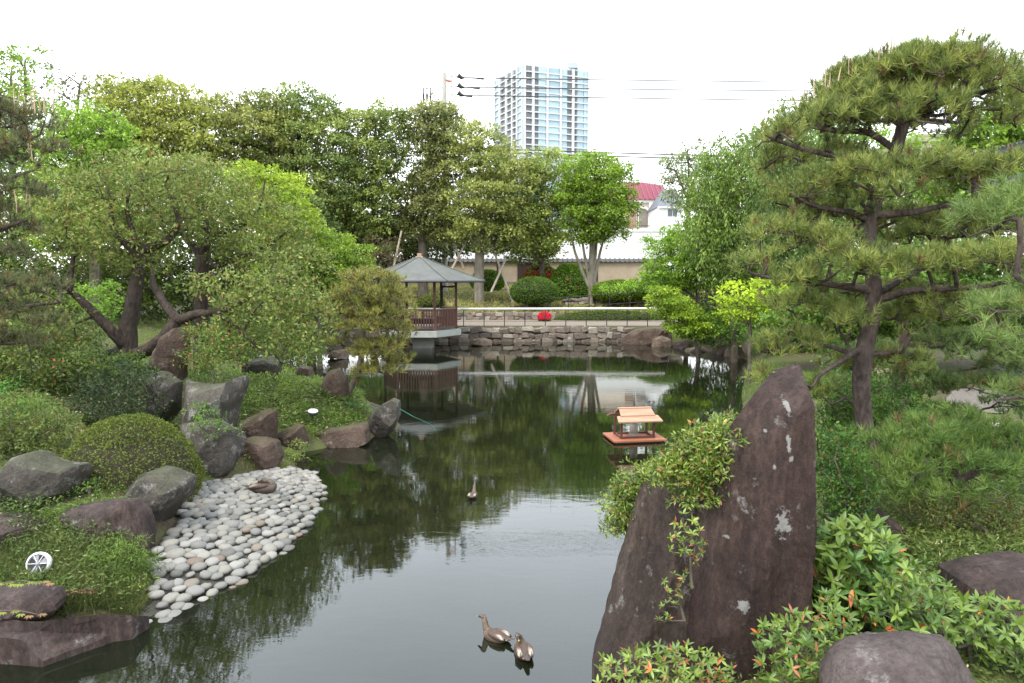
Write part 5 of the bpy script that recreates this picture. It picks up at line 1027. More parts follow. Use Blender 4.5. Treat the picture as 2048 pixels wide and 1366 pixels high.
pad_pine('pine_tree', 'pine at the left edge with tall pale spring shoots on dark layered boughs', (-40, 760), 10.5,
  [[(-70, 800, .16), (-60, 600, .13), (-40, 400, .10), (-20, 270, .06), (0, 230, .03)], [(-30, 310, .04), (30, 290, .03), (80, 270, .015)], [(-40, 380, .04), (20, 355, .03), (70, 340, .015)], [(-50, 470, .04), (10, 455, .03), (55, 440, .015)], [(-60, 620, .05), (0, 620, .04), (70, 610, .03), (120, 605, .015)], [(-60, 680, .04), (20, 690, .03), (70, 680, .015)]],
  [(20, 255, 85, 34, 0, .8), (-40, 240, 70, 34, 0, .7), (60, 310, 50, 24, -.1, .5), (0, 335, 75, 26, 0, .6), (70, 300, 35, 26, .2, .4), (20, 400, 70, 30, -.1, .6), (-20, 440, 70, 28, 0, .6), (30, 470, 50, 26, .2, .5), (0, 520, 60, 24, 0, .5), (50, 590, 85, 30, 0, .7), (-20, 580, 60, 30, .1, .6), (20, 640, 80, 28, .1, .7), (70, 660, 50, 22, -.2, .4), (10, 700, 75, 26, 0, .6)],
  seed=206, nl=.12, nw=.0085, per=24, c_old=(.045, .06, .025), c_new=(.15, .15, .06), brown=.08, tsp=.19,
  candles=can(16, -10, 108, 215, 250, 28, 62, 6, .4) + can(5, 20, 70, 290, 330, 20, 50, 7) + can(4, 20, 60, 400, 430, 20, 40, 8))

# ---------------------------------------------------------------- shrubs
TWIG = mat_simple('twig_mass', (.045, .038, .022), (.02, .018, .010), 12, .95, .5)
def bush(label, poly, d, depth, seed, c_old, c_new, leaf=(.06, .035), spacing=.26, rad=.24, nsub=7, subr=.13, nleaf=14, name='shrub', cat='shrub', group=None, flat=.8, newp=.45, mat=None, nmax=200, orange=None, droop=0, up=.6, wood_=True, **k):
    C = clumps_in(poly, d, depth, spacing, rad, seed, n_max=nmax); lo = C[:, 2].min(); c = C.mean(0); g = Hxy(c[0], c[1])
    root = thing(name, label, cat, (c[0], c[1], g), group)
    (V, F, Cc), S = foliage(C, rad, flat, nsub, subr, nleaf, leaf[0], leaf[1], c_old, c_new, newp=newp, up=up, seed=seed, top=.5, orange=orange, droop=droop, **k)
    if wood_:
        st = np.array([c[0], c[1], g - .05]); wood('stems', [([st, st + [0, 0, max(.1, (c[2] - g) * .5)]], [.03, .025])], C, BARK_MID, root, r_tip=.005, step=.2, gnarl=.2)
    mk('foliage', V, F, mat or LEAF, root, cols=Cc); return root
def clipped(label, px, py, rx, rz, d, ry, n, seed, c_old, c_new, leaf=(.028, .016), name='clipped_shrub', cat='shrub', group=None, base=None, flowers=None, newp=.45):
    """a sheared dome: (px, py) its centre line at the ground, rz its height in pixels"""
    r_ = np.random.default_rng(seed); c = T(px, py, d); m = M(d); root = thing(name, label, cat, tuple(c), group)
    D = unit(r_.normal(size=(n, 3))); D[:, 2] = np.where(D[:, 2] < -.75, -D[:, 2], D[:, 2]); Rr = np.array([rx * m, ry, rz * m])
    b = 1 + fbm(D * 1.0, 1.6, seed, 3) * .10 + fbm(D, 9, seed + 2, 2) * .05; q = 1 - np.abs(r_.normal(size=n)) * .035
    P = D * (b * q)[:, None] * Rr; N = unit(D / Rr * Rr.mean() + r_.normal(size=(n, 3)) * .55); A = unit(r_.normal(size=(n, 3)) + D * .9)
    t = np.clip(newp + (r_.random(n) - .5) * .7 + fbm(D, 5, seed + 9, 2) * .25, 0, 1); C_ = mixc(np.array(c_old) * LG, np.array(c_new) * LG, t) * (1 + (r_.random((n, 1)) - .5) * .5); s_ = r_.uniform(.7, 1.3, n)
    V, F, Cc = leaf_quads(P, A, N, leaf[0] * s_, leaf[1] * s_, C_)
    mk('foliage', V, F, LEAF, root, cols=Cc, world=False)
    Vi = IV * np.array([1, 1, 1]); Vi = Vi * (1 + fbm(IV * 1.0, 1.6, seed, 3) * .10)[:, None] * Rr * .93; mk('twigs', Vi, IF, TWIG, root, True, world=False)
    if flowers:
        fc, nf, fs = flowers; D2 = unit(r_.normal(size=(nf, 3))); D2[:, 2] = np.abs(D2[:, 2]); cl = r_.random(nf) < 1; P2 = np.repeat(D2 * Rr * 1.02, 5, 0); A2_ = unit(r_.normal(size=(nf * 5, 3)) + np.repeat(D2, 5, 0) * .4)
        V, F, Cc = leaf_quads(P2, A2_, np.repeat(D2, 5, 0) + r_.normal(size=(nf * 5, 3)) * .2, fs, fs * .8, np.array(fc)[None] * r_.uniform(.8, 1.2, (nf * 5, 1)))
        mk('blossoms', V, F, LEAF, root, cols=Cc, world=False)
    return root
clipped('clipped round dark green shrub between the two grey boulders at the left', 262, 960, 130, 132, G(262, 985)[1] + .7, .85, 21000, 301, (.035, .055, .010), (.12, .14, .022), leaf=(.030, .018))
bush('loose dark leaved shrub behind the clipped round shrub', [(150, 800), (190, 750), (250, 728), (310, 745), (330, 800), (322, 850), (220, 880), (160, 860)], 11.2, .6, 302, (.020, .036, .014), (.055, .075, .030), leaf=(.05, .03), nmax=120, newp=.35)
bush('bright green feathery shrub at the left edge under the pine', [(-90, 790), (20, 770), (80, 800), (92, 850), (60, 900), (-90, 920)], 9.8, .6, 303, (.03, .085, .012), (.07, .18, .022), leaf=(.07, .018), droop=.7)
bush('mixed undergrowth shrub below the left pine boughs', [(-60, 640), (60, 640), (150, 700), (190, 760), (130, 800), (20, 780), (-60, 800)], 12.6, .8, 304, (.035, .06, .014), (.12, .16, .035), leaf=(.07, .035), orange=((.4, .10, .05), .02))
bush('low leafy shrub between the plum tree and the clipped dark shrub', [(60, 760), (150, 730), (220, 700), (330, 720), (320, 760), (180, 780), (80, 800)], 13.2, .6, 305, (.035, .065, .016), (.11, .16, .035), leaf=(.06, .035), nmax=120)
bush('pale green spindly shrub in front of the plum trunks', [(376, 655), (440, 660), (478, 690), (480, 735), (440, 752), (385, 742)], 12.6, .4, 306, (.045, .09, .02), (.15, .22, .045), leaf=(.055, .03), orange=((.38, .16, .07), .12), nmax=80)
bush('round yellow green shrub far behind the left plum tree', [(150, 590), (180, 565), (225, 568), (240, 600), (235, 650), (170, 660)], 21, .9, 307, (.07, .14, .018), (.17, .28, .03), leaf=(.08, .05), spacing=.4, rad=.36)
bush('dark green shrub row closing the far left shore', [(420, 600), (560, 600), (660, 620), (690, 650), (690, 690), (560, 720), (420, 700)], 28, 1.4, 308, (.03, .05, .016), (.10, .14, .035), leaf=(.12, .07), spacing=.5, rad=.5, subr=.24)
bush('green shrub on the left shore behind the standing stones', [(480, 640), (560, 640), (640, 670), (650, 720), (620, 745), (540, 735), (470, 720)], 21, .8, 309, (.04, .07, .018), (.13, .19, .04), leaf=(.08, .05), spacing=.4, rad=.38, subr=.18)
bush('dense dark shrubs left of the big plum tree foot', [(0, 600), (100, 620), (230, 660), (250, 700), (100, 720), (0, 700)], 17.5, .9, 310, (.028, .05, .014), (.09, .13, .03), leaf=(.09, .05), spacing=.4, rad=.38, subr=.18)
bush('feathery green weeds spilling over the corner of the cobbles', [(170, 1120), (215, 1080), (270, 1090), (305, 1140), (300, 1190), (262, 1222), (200, 1215), (165, 1170)], 6.75, .35, 343, (.035, .065, .014), (.12, .18, .03), leaf=(.05, .009), spacing=.12, rad=.13, nsub=7, subr=.08, nleaf=16, nmax=90, droop=.2)
bush('shaggy green weeds between the round spotlight and the purple ridge stone', [(95, 1090), (130, 1050), (180, 1050), (220, 1085), (190, 1150), (130, 1160), (100, 1130)], 7.0, .3, 344, (.03, .055, .014), (.13, .16, .04), leaf=(.05, .008), spacing=.13, rad=.12, nsub=6, subr=.08, nleaf=14, nmax=60)
bush('leafy weeds under the round spotlight at the left edge', [(-60, 1140), (40, 1165), (110, 1160), (160, 1190), (110, 1200), (-60, 1185)], 6.3, .2, 345, (.03, .06, .014), (.11, .16, .03), leaf=(.04, .012), spacing=.12, rad=.10, nsub=6, subr=.07, nleaf=12, nmax=50)
bush('small green shrub in the gap between the peaked boulder and the tan grey boulder', [(120, 990), (160, 960), (225, 960), (250, 990), (200, 1008), (130, 1010)], 8.0, .25, 346, (.03, .06, .014), (.10, .16, .03), leaf=(.035, .016), spacing=.14, rad=.12, nsub=6, subr=.07, nleaf=12, nmax=50)
# far slope
clipped('big clipped dark green azalea mound right of the crossed tree props', 1068, 584, 47, 30, 44.5, 1.5, 9000, 311, (.035, .075, .012), (.09, .15, .018), leaf=(.09, .06))
clipped('azalea mound topped with red blossoms behind the dark clipped mound', 1082, 556, 36, 24, 49.5, 1.3, 5000, 312, (.05, .10, .014), (.12, .20, .02), leaf=(.10, .07), flowers=((.62, .03, .045), 170, .11))
clipped('bright green loose mound left of the slim trunks of the dome tree', 1140, 575, 44, 46, 48.5, 1.5, 7000, 313, (.06, .13, .015), (.15, .27, .02), leaf=(.13, .08), flowers=((.6, .10, .09), 18, .10))
clipped('flat bright green mound under the right maple on the far slope', 1240, 583, 58, 22, 45.5, 1.4, 7000, 314, (.06, .12, .012), (.16, .25, .018), leaf=(.11, .07))
clipped('second flat green mound at the foot of the right maple', 1330, 578, 60, 24, 44.0, 1.4, 6000, 315, (.05, .11, .012), (.13, .22, .018), leaf=(.11, .07))
clipped('bright green shrub below the left crossed tree props', 975, 563, 34, 22, 49.0, 1.2, 4000, 316, (.05, .11, .014), (.13, .22, .022), leaf=(.13, .08))
clipped('dull green low shrub on the slope seen through the pavilion', 862, 606, 26, 16, 44.0, 1.0, 3000, 317, (.05, .07, .014), (.12, .14, .025), leaf=(.10, .06))
clipped('small potted azalea covered in crimson blossoms on the bank path', 1089, 637, 13, 12, 40.5, .40, 600, 318, (.05, .09, .014), (.12, .18, .02), leaf=(.07, .05), flowers=((.75, .02, .075), 260, .09))
clipped('low trimmed hedge along the path behind the railing', 1220, 641, 112, 19, 41.5, .55, 12000, 319, (.035, .06, .012), (.09, .13, .02), leaf=(.08, .05), name='hedge', cat='hedge')
bush('leafy green shrub hanging over the rocks of the right bank', [(1345, 640), (1400, 620), (1470, 630), (1520, 660), (1500, 690), (1440, 700), (1370, 690)], 27.5, 1.0, 320, (.04, .09, .014), (.11, .20, .02), leaf=(.11, .06), spacing=.4, rad=.4, subr=.2, group=None)
bush('dense green shrub on the right bank behind the smooth tan boulder', [(1460, 640), (1560, 620), (1680, 640), (1700, 720), (1560, 730), (1500, 690)], 24, 1.1, 321, (.035, .08, .014), (.10, .18, .022), leaf=(.10, .06), spacing=.4, rad=.4, subr=.2)
bush('dark brown thicket of bare stems and leaves below the weeping trees', [(1330, 575), (1400, 540), (1480, 530), (1540, 570), (1540, 630), (1400, 620), (1340, 605)], 32, 1.0, 322, (.05, .04, .022), (.12, .11, .045), leaf=(.10, .05), spacing=.5, rad=.45, subr=.2, newp=.3)
bush('twiggy brownish shrub left of the pavilion roof', [(715, 500), (745, 470), (800, 480), (810, 530), (780, 560), (720, 550)], 44, 1.0, 323, (.06, .045, .03), (.13, .11, .05), leaf=(.13, .06), spacing=.6, rad=.5, subr=.2, nleaf=6)
bush('green shrub at the left of the pavilion on the far bank', [(640, 560), (720, 555), (790, 570), (800, 610), (700, 625), (640, 610)], 40, 1.2, 324, (.04, .08, .016), (.12, .19, .03), leaf=(.13, .08), spacing=.55, rad=.5, subr=.25)
# right bank near
bush('loose green shrub between the pine foot and the right edge, over the gravel rim', [(1780, 860), (1840, 800), (1900, 830), (2000, 850), (2080, 830), (2100, 900), (1960, 900), (1850, 900)], 9.3, .5, 336, (.04, .075, .016), (.12, .18, .03), leaf=(.055, .022), spacing=.22, rad=.2, subr=.1, nmax=90)
bush('tangled low undergrowth left of the pine foot behind the standing stone', [(1640, 800), (1720, 780), (1800, 820), (1800, 900), (1700, 940), (1650, 900)], 8.6, .4, 337, (.03, .055, .014), (.10, .15, .028), leaf=(.045, .018), spacing=.17, rad=.16, subr=.08, nmax=110)
bush('reddish tipped low shrub in the grass right of the azalea', [(1780, 1010), (1900, 980), (2060, 990), (2080, 1100), (1900, 1120), (1830, 1080)], 6.2, .5, 338, (.045, .07, .018), (.14, .17, .04), leaf=(.035, .012), spacing=.15, rad=.14, subr=.07, nmax=150, orange=((.24, .10, .05), .10))
bush('dense green foliage wall along the far right bank behind the maples', [(1330, 600), (1400, 520), (1560, 500), (1760, 520), (1760, 700), (1560, 700), (1420, 690)], 34, 1.6, 331, (.035, .075, .014), (.10, .17, .025), leaf=(.15, .09), spacing=.6, rad=.6, subr=.3, nleaf=18, nmax=160)
bush('dark foliage behind the plum trunks on the far left bank', [(-100, 560), (200, 520), (560, 520), (660, 560), (640, 690), (300, 700), (-100, 700)], 38, 1.6, 332, (.03, .055, .014), (.09, .13, .026), leaf=(.17, .10), spacing=.75, rad=.9, subr=.4, nleaf=13, nmax=300)
bush('low leafy shrubs along the left edge behind the grey boulders', [(-120, 830), (0, 800), (130, 830), (170, 900), (120, 935), (40, 920), (-120, 960)], 9.0, .5, 333, (.03, .055, .014), (.11, .14, .03), leaf=(.045, .022), spacing=.2, rad=.2, subr=.1)
bush('trailing green weeds beside the rough boulder at the top of the cobbles', [(380, 800), (450, 830), (480, 870), (420, 880), (380, 860)], 10.0, .3, 334, (.04, .09, .016), (.12, .22, .03), leaf=(.035, .018), spacing=.16, rad=.12, subr=.08, nmax=14, nsub=4)
bush('pale green wispy weed hanging from the knobbly kerb stone', [(570, 900), (600, 870), (612, 900), (608, 945), (580, 950), (560, 930)], 12.0, .2, 335, (.09, .13, .025), (.2, .25, .06), leaf=(.04, .018), spacing=.14, rad=.1, subr=.07, nmax=22, nsub=4)
bush('small leaved dark shrub directly right of the tall standing stone', [(1632, 870), (1665, 850), (1720, 900), (1745, 960), (1740, 1040), (1680, 1110), (1640, 1060)], 6.0, .3, 325, (.022, .055, .012), (.07, .14, .020), leaf=(.035, .018), spacing=.13, rad=.13, subr=.07, orange=((.22, .08, .03), .03), nleaf=18)
bush('low shrub with soft green tips between the stone and the pine foot', [(1650, 780), (1720, 760), (1800, 780), (1860, 820), (1840, 880), (1740, 900), (1650, 860)], 8.6, .4, 326, (.03, .07, .014), (.09, .17, .024), leaf=(.05, .025), spacing=.2, rad=.2, subr=.1)
bush('green undergrowth right of the pine trunks beside the gravel', [(1640, 720), (1700, 700), (1760, 690), (1850, 720), (1850, 800), (1700, 800), (1640, 790)], 11.5, .6, 327, (.03, .07, .014), (.10, .18, .028), leaf=(.06, .03), spacing=.26, rad=.25, subr=.12)
bush('grey leaved shrub at the right edge above the gravel', [(2000, 740), (2050, 700), (2120, 700), (2120, 820), (2040, 840), (2000, 800)], 9.0, .4, 328, (.05, .08, .05), (.14, .19, .12), leaf=(.05, .02), spacing=.2, rad=.2, subr=.1, nmax=60)
bush('creeping shrub covering the shoulder of the leaning stone, its tips turning red', [(1225, 1000), (1250, 960), (1310, 900), (1370, 865), (1440, 830), (1475, 835), (1440, 880), (1425, 950), (1400, 985), (1340, 960), (1285, 975), (1265, 1050), (1235, 1060)], 5.75, .3, 329, (.045, .085, .016), (.17, .23, .04), leaf=(.038, .014), spacing=.10, rad=.11, subr=.06, orange=((.40, .13, .06), .08), nleaf=16, up=.3, nmax=260, inset_=0) if False else None
cr = clumps_in([(1232, 1030), (1262, 980), (1322, 930), (1372, 888), (1440, 846), (1480, 838), (1450, 890), (1440, 960), (1400, 1000), (1340, 970), (1290, 985), (1270, 1060), (1240, 1080)], 5.72, .32, .085, .10, 329, inset=.25, n_max=300)
cr = np.concatenate([cr, clumps_in([(1296, 965), (1335, 912), (1400, 868), (1462, 850), (1440, 930), (1415, 1005), (1378, 1012), (1352, 975)], 4.98, .10, .07, .05, 341, inset=.2, n_max=130), clumps_in([(1216, 1078), (1222, 1000), (1258, 950), (1300, 935), (1296, 985), (1262, 1068)], 5.5, .15, .08, .05, 342, inset=.2, n_max=70)])
rt = thing('creeping_shrub', 'creeping shrub covering the shoulder of the leaning stone, red tipped at the left', 'shrub', tuple(T(1350, 960, 5.7)))
(V, F, Cc), S = foliage(cr, .10, .9, 8, .055, 13, .040, .013, (.035, .07, .014), (.17, .22, .035), newp=.5, up=.4, seed=330, top=.6, orange=((.42, .16, .08), .05)); mk('foliage', V, F, GLOSSLEAF, rt, cols=Cc)
wood('stems', [([T(1400, 1000, 5.6), T(1380, 940, 5.6)], [.02, .015])], cr, BARK_MID, rt, r_tip=.003, step=.08, gnarl=.2)

# azaleas with whorled leaves around the stones
def leafmesh(cname, c1, bend):
    n = 5; V = []; F = []
    for i in range(n + 1):
        t = i / n; w = math.sin(math.pi * min(1, t * .92 + .05)) ** .8 * .5 * (1 - t ** 6); x = t; z = bend * t * t
        V += [(x, -w * .30, z + w * .10), (x, 0, z), (x, w * .30, z + w * .10)]
    for i in range(n): a = i * 3; F += [(a, a + 3, a + 4, a + 1), (a + 1, a + 4, a + 5, a + 2)]
    return np.array(V), np.array(F), c1
LV = [leafmesh('l', None, b) for b in (-.12, -.28, .05)]
AZC = [((.055, .12, .018), (.14, .24, .035)), ]
def azalea(label, poly, d, depth, nwh, seed, L=.075, c_old=(.045, .09, .014), c_new=(.145, .21, .03), orange=.02, root_px=None, singles=0, spacing=.072, tipred=0.0, up=.9):
    r_ = np.random.default_rng(seed); C = clumps_in(poly, d, depth, spacing, .02, seed, n_max=nwh); b = T(root_px[0], root_px[1], d) if root_px else C[C[:, 2].argmin()]
    root = thing('azalea', label, 'azalea', tuple(b), 'azaleas among the foreground stones')
    wood('stems', [([b - [0, 0, .1], b + (C.mean(0) - b) * .5], [.012, .009])], C - np.array([0, 0, .02]), BARK_MID, root, r_tip=.0022, step=.07, gnarl=.25, up=.4)
    mats = [mat_simple('azalea_leaf_%s' % k, c, tuple(q * .8 for q in c), 20, .42, .1, rand=.22) if 'azalea_leaf_%s' % k not in bpy.data.materials else bpy.data.materials['azalea_leaf_%s' % k] for k, c in (('green', (.065, .145, .022)), ('lime', (.155, .24, .036)), ('dark', (.045, .12, .022)), ('orange', (.62, .17, .05)))]
    VV = []; FF = []; CC = []; bb = 0; items = []
    for c in C:
        n = r_.integers(5, 9); ax = unit((r_.normal(size=3) * .35 + np.array([0, -.45, up]))[None])[0]; u = unit(np.cross(ax, [0.3, .2, 1])[None])[0]; w = np.cross(ax, u); a0 = r_.uniform(0, 6); new = r_.random()
        for k in range(n):
            a = a0 + k * 2 * math.pi / n * (1 if k < 5 else .83) + r_.normal() * .15; tilt = r_.uniform(.15, .95) if k < 5 else r_.uniform(.9, 1.4)
            dirn = (u * math.cos(a) + w * math.sin(a)) * math.cos(tilt) + ax * math.sin(tilt); nrm = ax * math.cos(tilt) - (u * math.cos(a) + w * math.sin(a)) * math.sin(tilt); l_ = L * r_.uniform(.7, 1.15) * (1 if k < 5 else .7)
            items.append((c, dirn, nrm, l_, new, r_.random() < orange, int(r_.integers(3))))
    items.sort(key=lambda q: q[0][1])
    for q, (c, dirn, nrm, l_, new, og, vi) in enumerate(items):
        side = np.cross(nrm, dirn); Rm = np.stack([dirn, side, nrm], 1)
        if q < singles:
            mi = 3 if og else (1 if new > .45 else 0); key = 'azl_%d_%d' % (vi, mi)
            if key not in AZM: AZM[key] = mesh_data('azalea_leaf', LV[vi][0], LV[vi][1], mats[mi], True)
            o = link('leaf', AZM[key], root, c - b); o.rotation_euler = Matrix(Rm.tolist()).to_euler(); o.scale = (l_, l_, l_); continue
        V = (LV[vi][0] * l_) @ Rm.T + c; VV.append(V); FF.append(LV[vi][1] + bb); bb += len(V)
        t = np.clip(new * .8 + r_.normal() * .15, 0, 1); cc = (np.array(c_old) * (1 - t) + np.array(c_new) * t) * 1.3
        if og: cc = np.array((.60, .17, .05))
        elif r_.random() < tipred: cc = np.array((.36, .14, .06))
        CC.append(np.repeat(cc[None], len(V), 0))
    if VV:
        o = mk('leaves', np.concatenate(VV), np.concatenate(FF), GLOSSLEAF, root, True, cols=np.concatenate(CC))
        if singles: tag(o, kind='stuff')
    return root
AZM = {}
azalea('big spreading azalea with scattered orange leaves, right of the standing stone', [(1640, 1110), (1680, 1050), (1760, 1045), (1800, 1120), (1850, 1170), (1900, 1200), (1860, 1270), (1760, 1270), (1700, 1290), (1640, 1300), (1610, 1200)], 4.75, .55, 400, 401, L=.105, singles=300, orange=.018, root_px=(1700, 1300))
azalea('azalea running along the right edge above the rounded boulder', [(1790, 1130), (1850, 1120), (1930, 1200), (2000, 1190), (2070, 1230), (2090, 1340), (1980, 1330), (1920, 1290), (1820, 1275), (1750, 1260)], 4.15, .4, 300, 402, L=.075, orange=.03, root_px=(1950, 1340))
azalea('azalea at the foot of the standing stone, left of the rounded boulder', [(1510, 1290), (1530, 1250), (1600, 1230), (1680, 1180), (1700, 1260), (1680, 1310), (1650, 1370), (1520, 1370)], 3.95, .35, 220, 403, L=.062, orange=.015, tipred=.06, root_px=(1590, 1380))
azalea('azalea clump in front of the leaning stone at the bottom edge', [(1185, 1380), (1200, 1320), (1270, 1300), (1350, 1290), (1420, 1300), (1465, 1330), (1460, 1390)], 4.35, .3, 220, 404, L=.058, orange=.01, tipred=.10, c_old=(.07, .12, .02), c_new=(.2, .27, .045), root_px=(1320, 1400))
azalea('azalea sprig growing from the crack between the two stones', [(1330, 1110), (1345, 1050), (1370, 1020), (1400, 1030), (1412, 1090), (1390, 1130), (1350, 1120)], 4.72, .12, 34, 405, L=.05, orange=.02, tipred=.10, root_px=(1385, 1150), c_new=(.22, .28, .045))
azalea('small azalea sprig lower down in the crack of the stones', [(1325, 1150), (1375, 1140), (1385, 1170), (1355, 1200), (1340, 1240), (1310, 1250), (1325, 1190)], 4.75, .1, 18, 406, L=.042, orange=.02, tipred=.08, root_px=(1370, 1215), c_old=(.06, .09, .02))
azalea('dark azalea filling the hollow right of the standing stone', [(1640, 1060), (1700, 1040), (1780, 1060), (1800, 1110), (1720, 1130), (1650, 1140)], 5.3, .3, 200, 407, L=.07, c_old=(.03, .09, .012), c_new=(.10, .2, .025), orange=.01, root_px=(1690, 1160))
azalea('azalea filling the ground between the dark boulders at the right', [(1640, 1290), (1760, 1230), (1900, 1210), (1990, 1250), (1960, 1300), (1800, 1290), (1700, 1330)], 4.9, .35, 220, 408, L=.07, c_old=(.035, .09, .014), orange=.02, root_px=(1800, 1330))

# ---------------------------------------------------------------- ground cover nobody could count
def region(px): return np.array([G(a, b)[:2] for a, b in px])
def scatter(poly, n, seed):
    r_ = np.random.default_rng(seed); lo, hi = poly.min(0), poly.max(0); P = r_.uniform(lo, hi, (int(n * 3), 2)); P = P[inpoly(P, poly)]; P = P[sdist(P, POND) > .02][:n]
    P = P[sdist(P, BEACH) > -.03]; return np.column_stack([P, H(P)]), r_
def blades(name, poly, n, L, W, c1, c2, seed, lean=.5, tuft=6, world=False):
    P, r_ = scatter(poly if world else region(poly), n, seed); P = np.repeat(P, tuft, 0); P[:, :2] += r_.normal(size=(len(P), 2)) * L * .25; P[:, 2] = H(P) - .01; m = len(P)
    A = unit(r_.normal(size=(m, 3)) * lean + np.array([0, 0, 1])); t = np.clip(.5 + (r_.random(m) - .5) + vnoise(P, 1.8, seed) * .5, 0, 1); C_ = mixc(np.array(c1) * 1.5, np.array(c2) * 1.5, t) * r_.uniform(.75, 1.25, (m, 1))
    V, F, Cc = needles(P, A, L * r_.uniform(.5, 1.25, m) * (1 + vnoise(P, 1.1, seed + 3) * .4), W, C_); return tag(mk(name, V, F, GRASSM, cols=Cc), kind='stuff')
def sasa(name, poly, n, L, W, c1, c2, seed, h=.18, world=False, pale=.06, per=7):
    P, r_ = scatter(poly if world else region(poly), n, seed); P = np.repeat(P, per, 0); m = len(P); P[:, :2] += r_.normal(size=(m, 2)) * .05; P[:, 2] = H(P) + r_.random(m) * h * (1 + vnoise(P, 1.3, seed) * .5)
    A = unit(r_.normal(size=(m, 3)) * np.array([1, 1, .45]) + np.array([0, 0, .15])); N = unit(r_.normal(size=(m, 3)) * .4 + np.array([0, 0, 1])); t = np.clip(.45 + (r_.random(m) - .5) * .9 + vnoise(P, 2.2, seed + 1) * .4, 0, 1)
    C_ = mixc(np.array(c1) * 1.5, np.array(c2) * 1.5, t); w = r_.random(m) < pale; C_[w] = np.array((.52, .47, .26)) * r_.uniform(.6, 1.1, (w.sum(), 1)); s_ = r_.uniform(.6, 1.3, m)
    V, F, Cc = leaf_quads(P, A, N, L * s_, W * s_, C_); return tag(mk(name, V, F, GRASSM, cols=Cc), kind='stuff')
GR1, GR2, DRY1, DRY2 = (.035, .07, .014), (.12, .18, .03), (.10, .09, .035), (.26, .22, .09)
sasa('bamboo_grass', [(470, 765), (600, 742), (700, 772), (738, 830), (740, 860), (690, 872), (600, 890), (556, 880), (555, 830), (480, 850), (470, 830)], 3800, .10, .022, GR1, (.16, .23, .035), 501, h=.22)
blades('tall_grass', [(0, 1110), (100, 1090), (180, 1060), (260, 1110), (300, 1150), (270, 1235), (110, 1230), (112, 1180), (0, 1180)], 4200, .22, .0055, (.035, .055, .016), (.16, .17, .055), 502, lean=.75)
sasa('weeds', [(-60, 950), (120, 1040), (240, 1010), (300, 1060), (200, 1110), (60, 1080), (-60, 1100)], 900, .045, .016, (.03, .06, .012), (.11, .15, .03), 516, h=.22, pale=.03)
sasa('weeds', [(0, 1080), (100, 1080), (180, 1040), (300, 1130), (275, 1225), (110, 1225), (0, 1180)], 1000, .05, .014, (.035, .06, .014), (.10, .14, .035), 503, h=.2, pale=.04)
blades('grass', [(-60, 960), (80, 1030), (220, 1000), (300, 1040), (220, 1110), (100, 1090), (-60, 1140)], 2600, .10, .005, GR1, GR2, 504, lean=.7)
sasa('undergrowth', [(-100, 820), (60, 800), (160, 830), (180, 960), (110, 930), (60, 905), (-100, 930)], 2200, .06, .02, GR1, DRY2, 505, h=.2, pale=.05)
sasa('undergrowth', [(-100, 700), (300, 700), (340, 760), (300, 850), (150, 870), (60, 820), (-100, 820)], 2600, .07, .025, (.03, .055, .014), (.11, .14, .035), 506, h=.2, pale=.05)
blades('grass', [(-300, 640), (420, 640), (660, 700), (640, 740), (480, 760), (370, 780), (-300, 760)], 5200, .14, .011, (.06, .10, .02), (.18, .24, .05), 507)
sasa('weeds', [(330, 760), (480, 750), (560, 760), (500, 860), (520, 940), (400, 960), (320, 960), (300, 880)], 1500, .055, .02, GR1, (.14, .22, .035), 508, h=.14, pale=.04)
blades('pale_grass', [(455, 930), (560, 925), (608, 945), (590, 965), (500, 950)], 260, .16, .006, (.12, .15, .03), (.24, .26, .06), 509)
blades('slope_grass', np.array([(-14, 42.8), (12, 42.8), (16, 57), (-16, 57)]), 6500, .18, .04, (.15, .16, .045), (.34, .31, .10), 510, world=True, tuft=7)
blades('bank_grass', np.array([(9, 28), (30, 24), (34, 58), (13, 58), (11, 44), (9.5, 36)]), 3000, .22, .03, (.05, .09, .02), (.15, .19, .045), 511, world=True)
sasa('bamboo_grass', [(1640, 1000), (1760, 960), (2060, 960), (2100, 1140), (1960, 1150), (1880, 1180), (1800, 1100), (1700, 1040)], 3600, .06, .013, (.04, .075, .016), (.13, .17, .04), 512, h=.18, pale=.04)
blades('grass', [(1640, 1040), (1760, 940), (2060, 920), (2120, 1160), (1960, 1170), (1880, 1200)], 2600, .14, .005, (.05, .08, .02), (.17, .22, .05), 513, lean=.7)
sasa('undergrowth', np.array([(1.0, 4.0), (1.4, 3.4), (3.0, 2.6), (4.5, 3.0), (4.2, 6.0), (2.6, 6.6), (1.5, 6.0)]), 2600, .05, .016, (.03, .05, .014), (.10, .13, .03), 514, h=.14, world=True)
blades('bank_grass', np.array([(3.5, 7.5), (8, 7), (9, 12), (8, 22), (6.2, 20), (6.0, 15), (4.8, 11)]), 4200, .15, .009, (.05, .09, .02), (.15, .22, .04), 515, world=True)
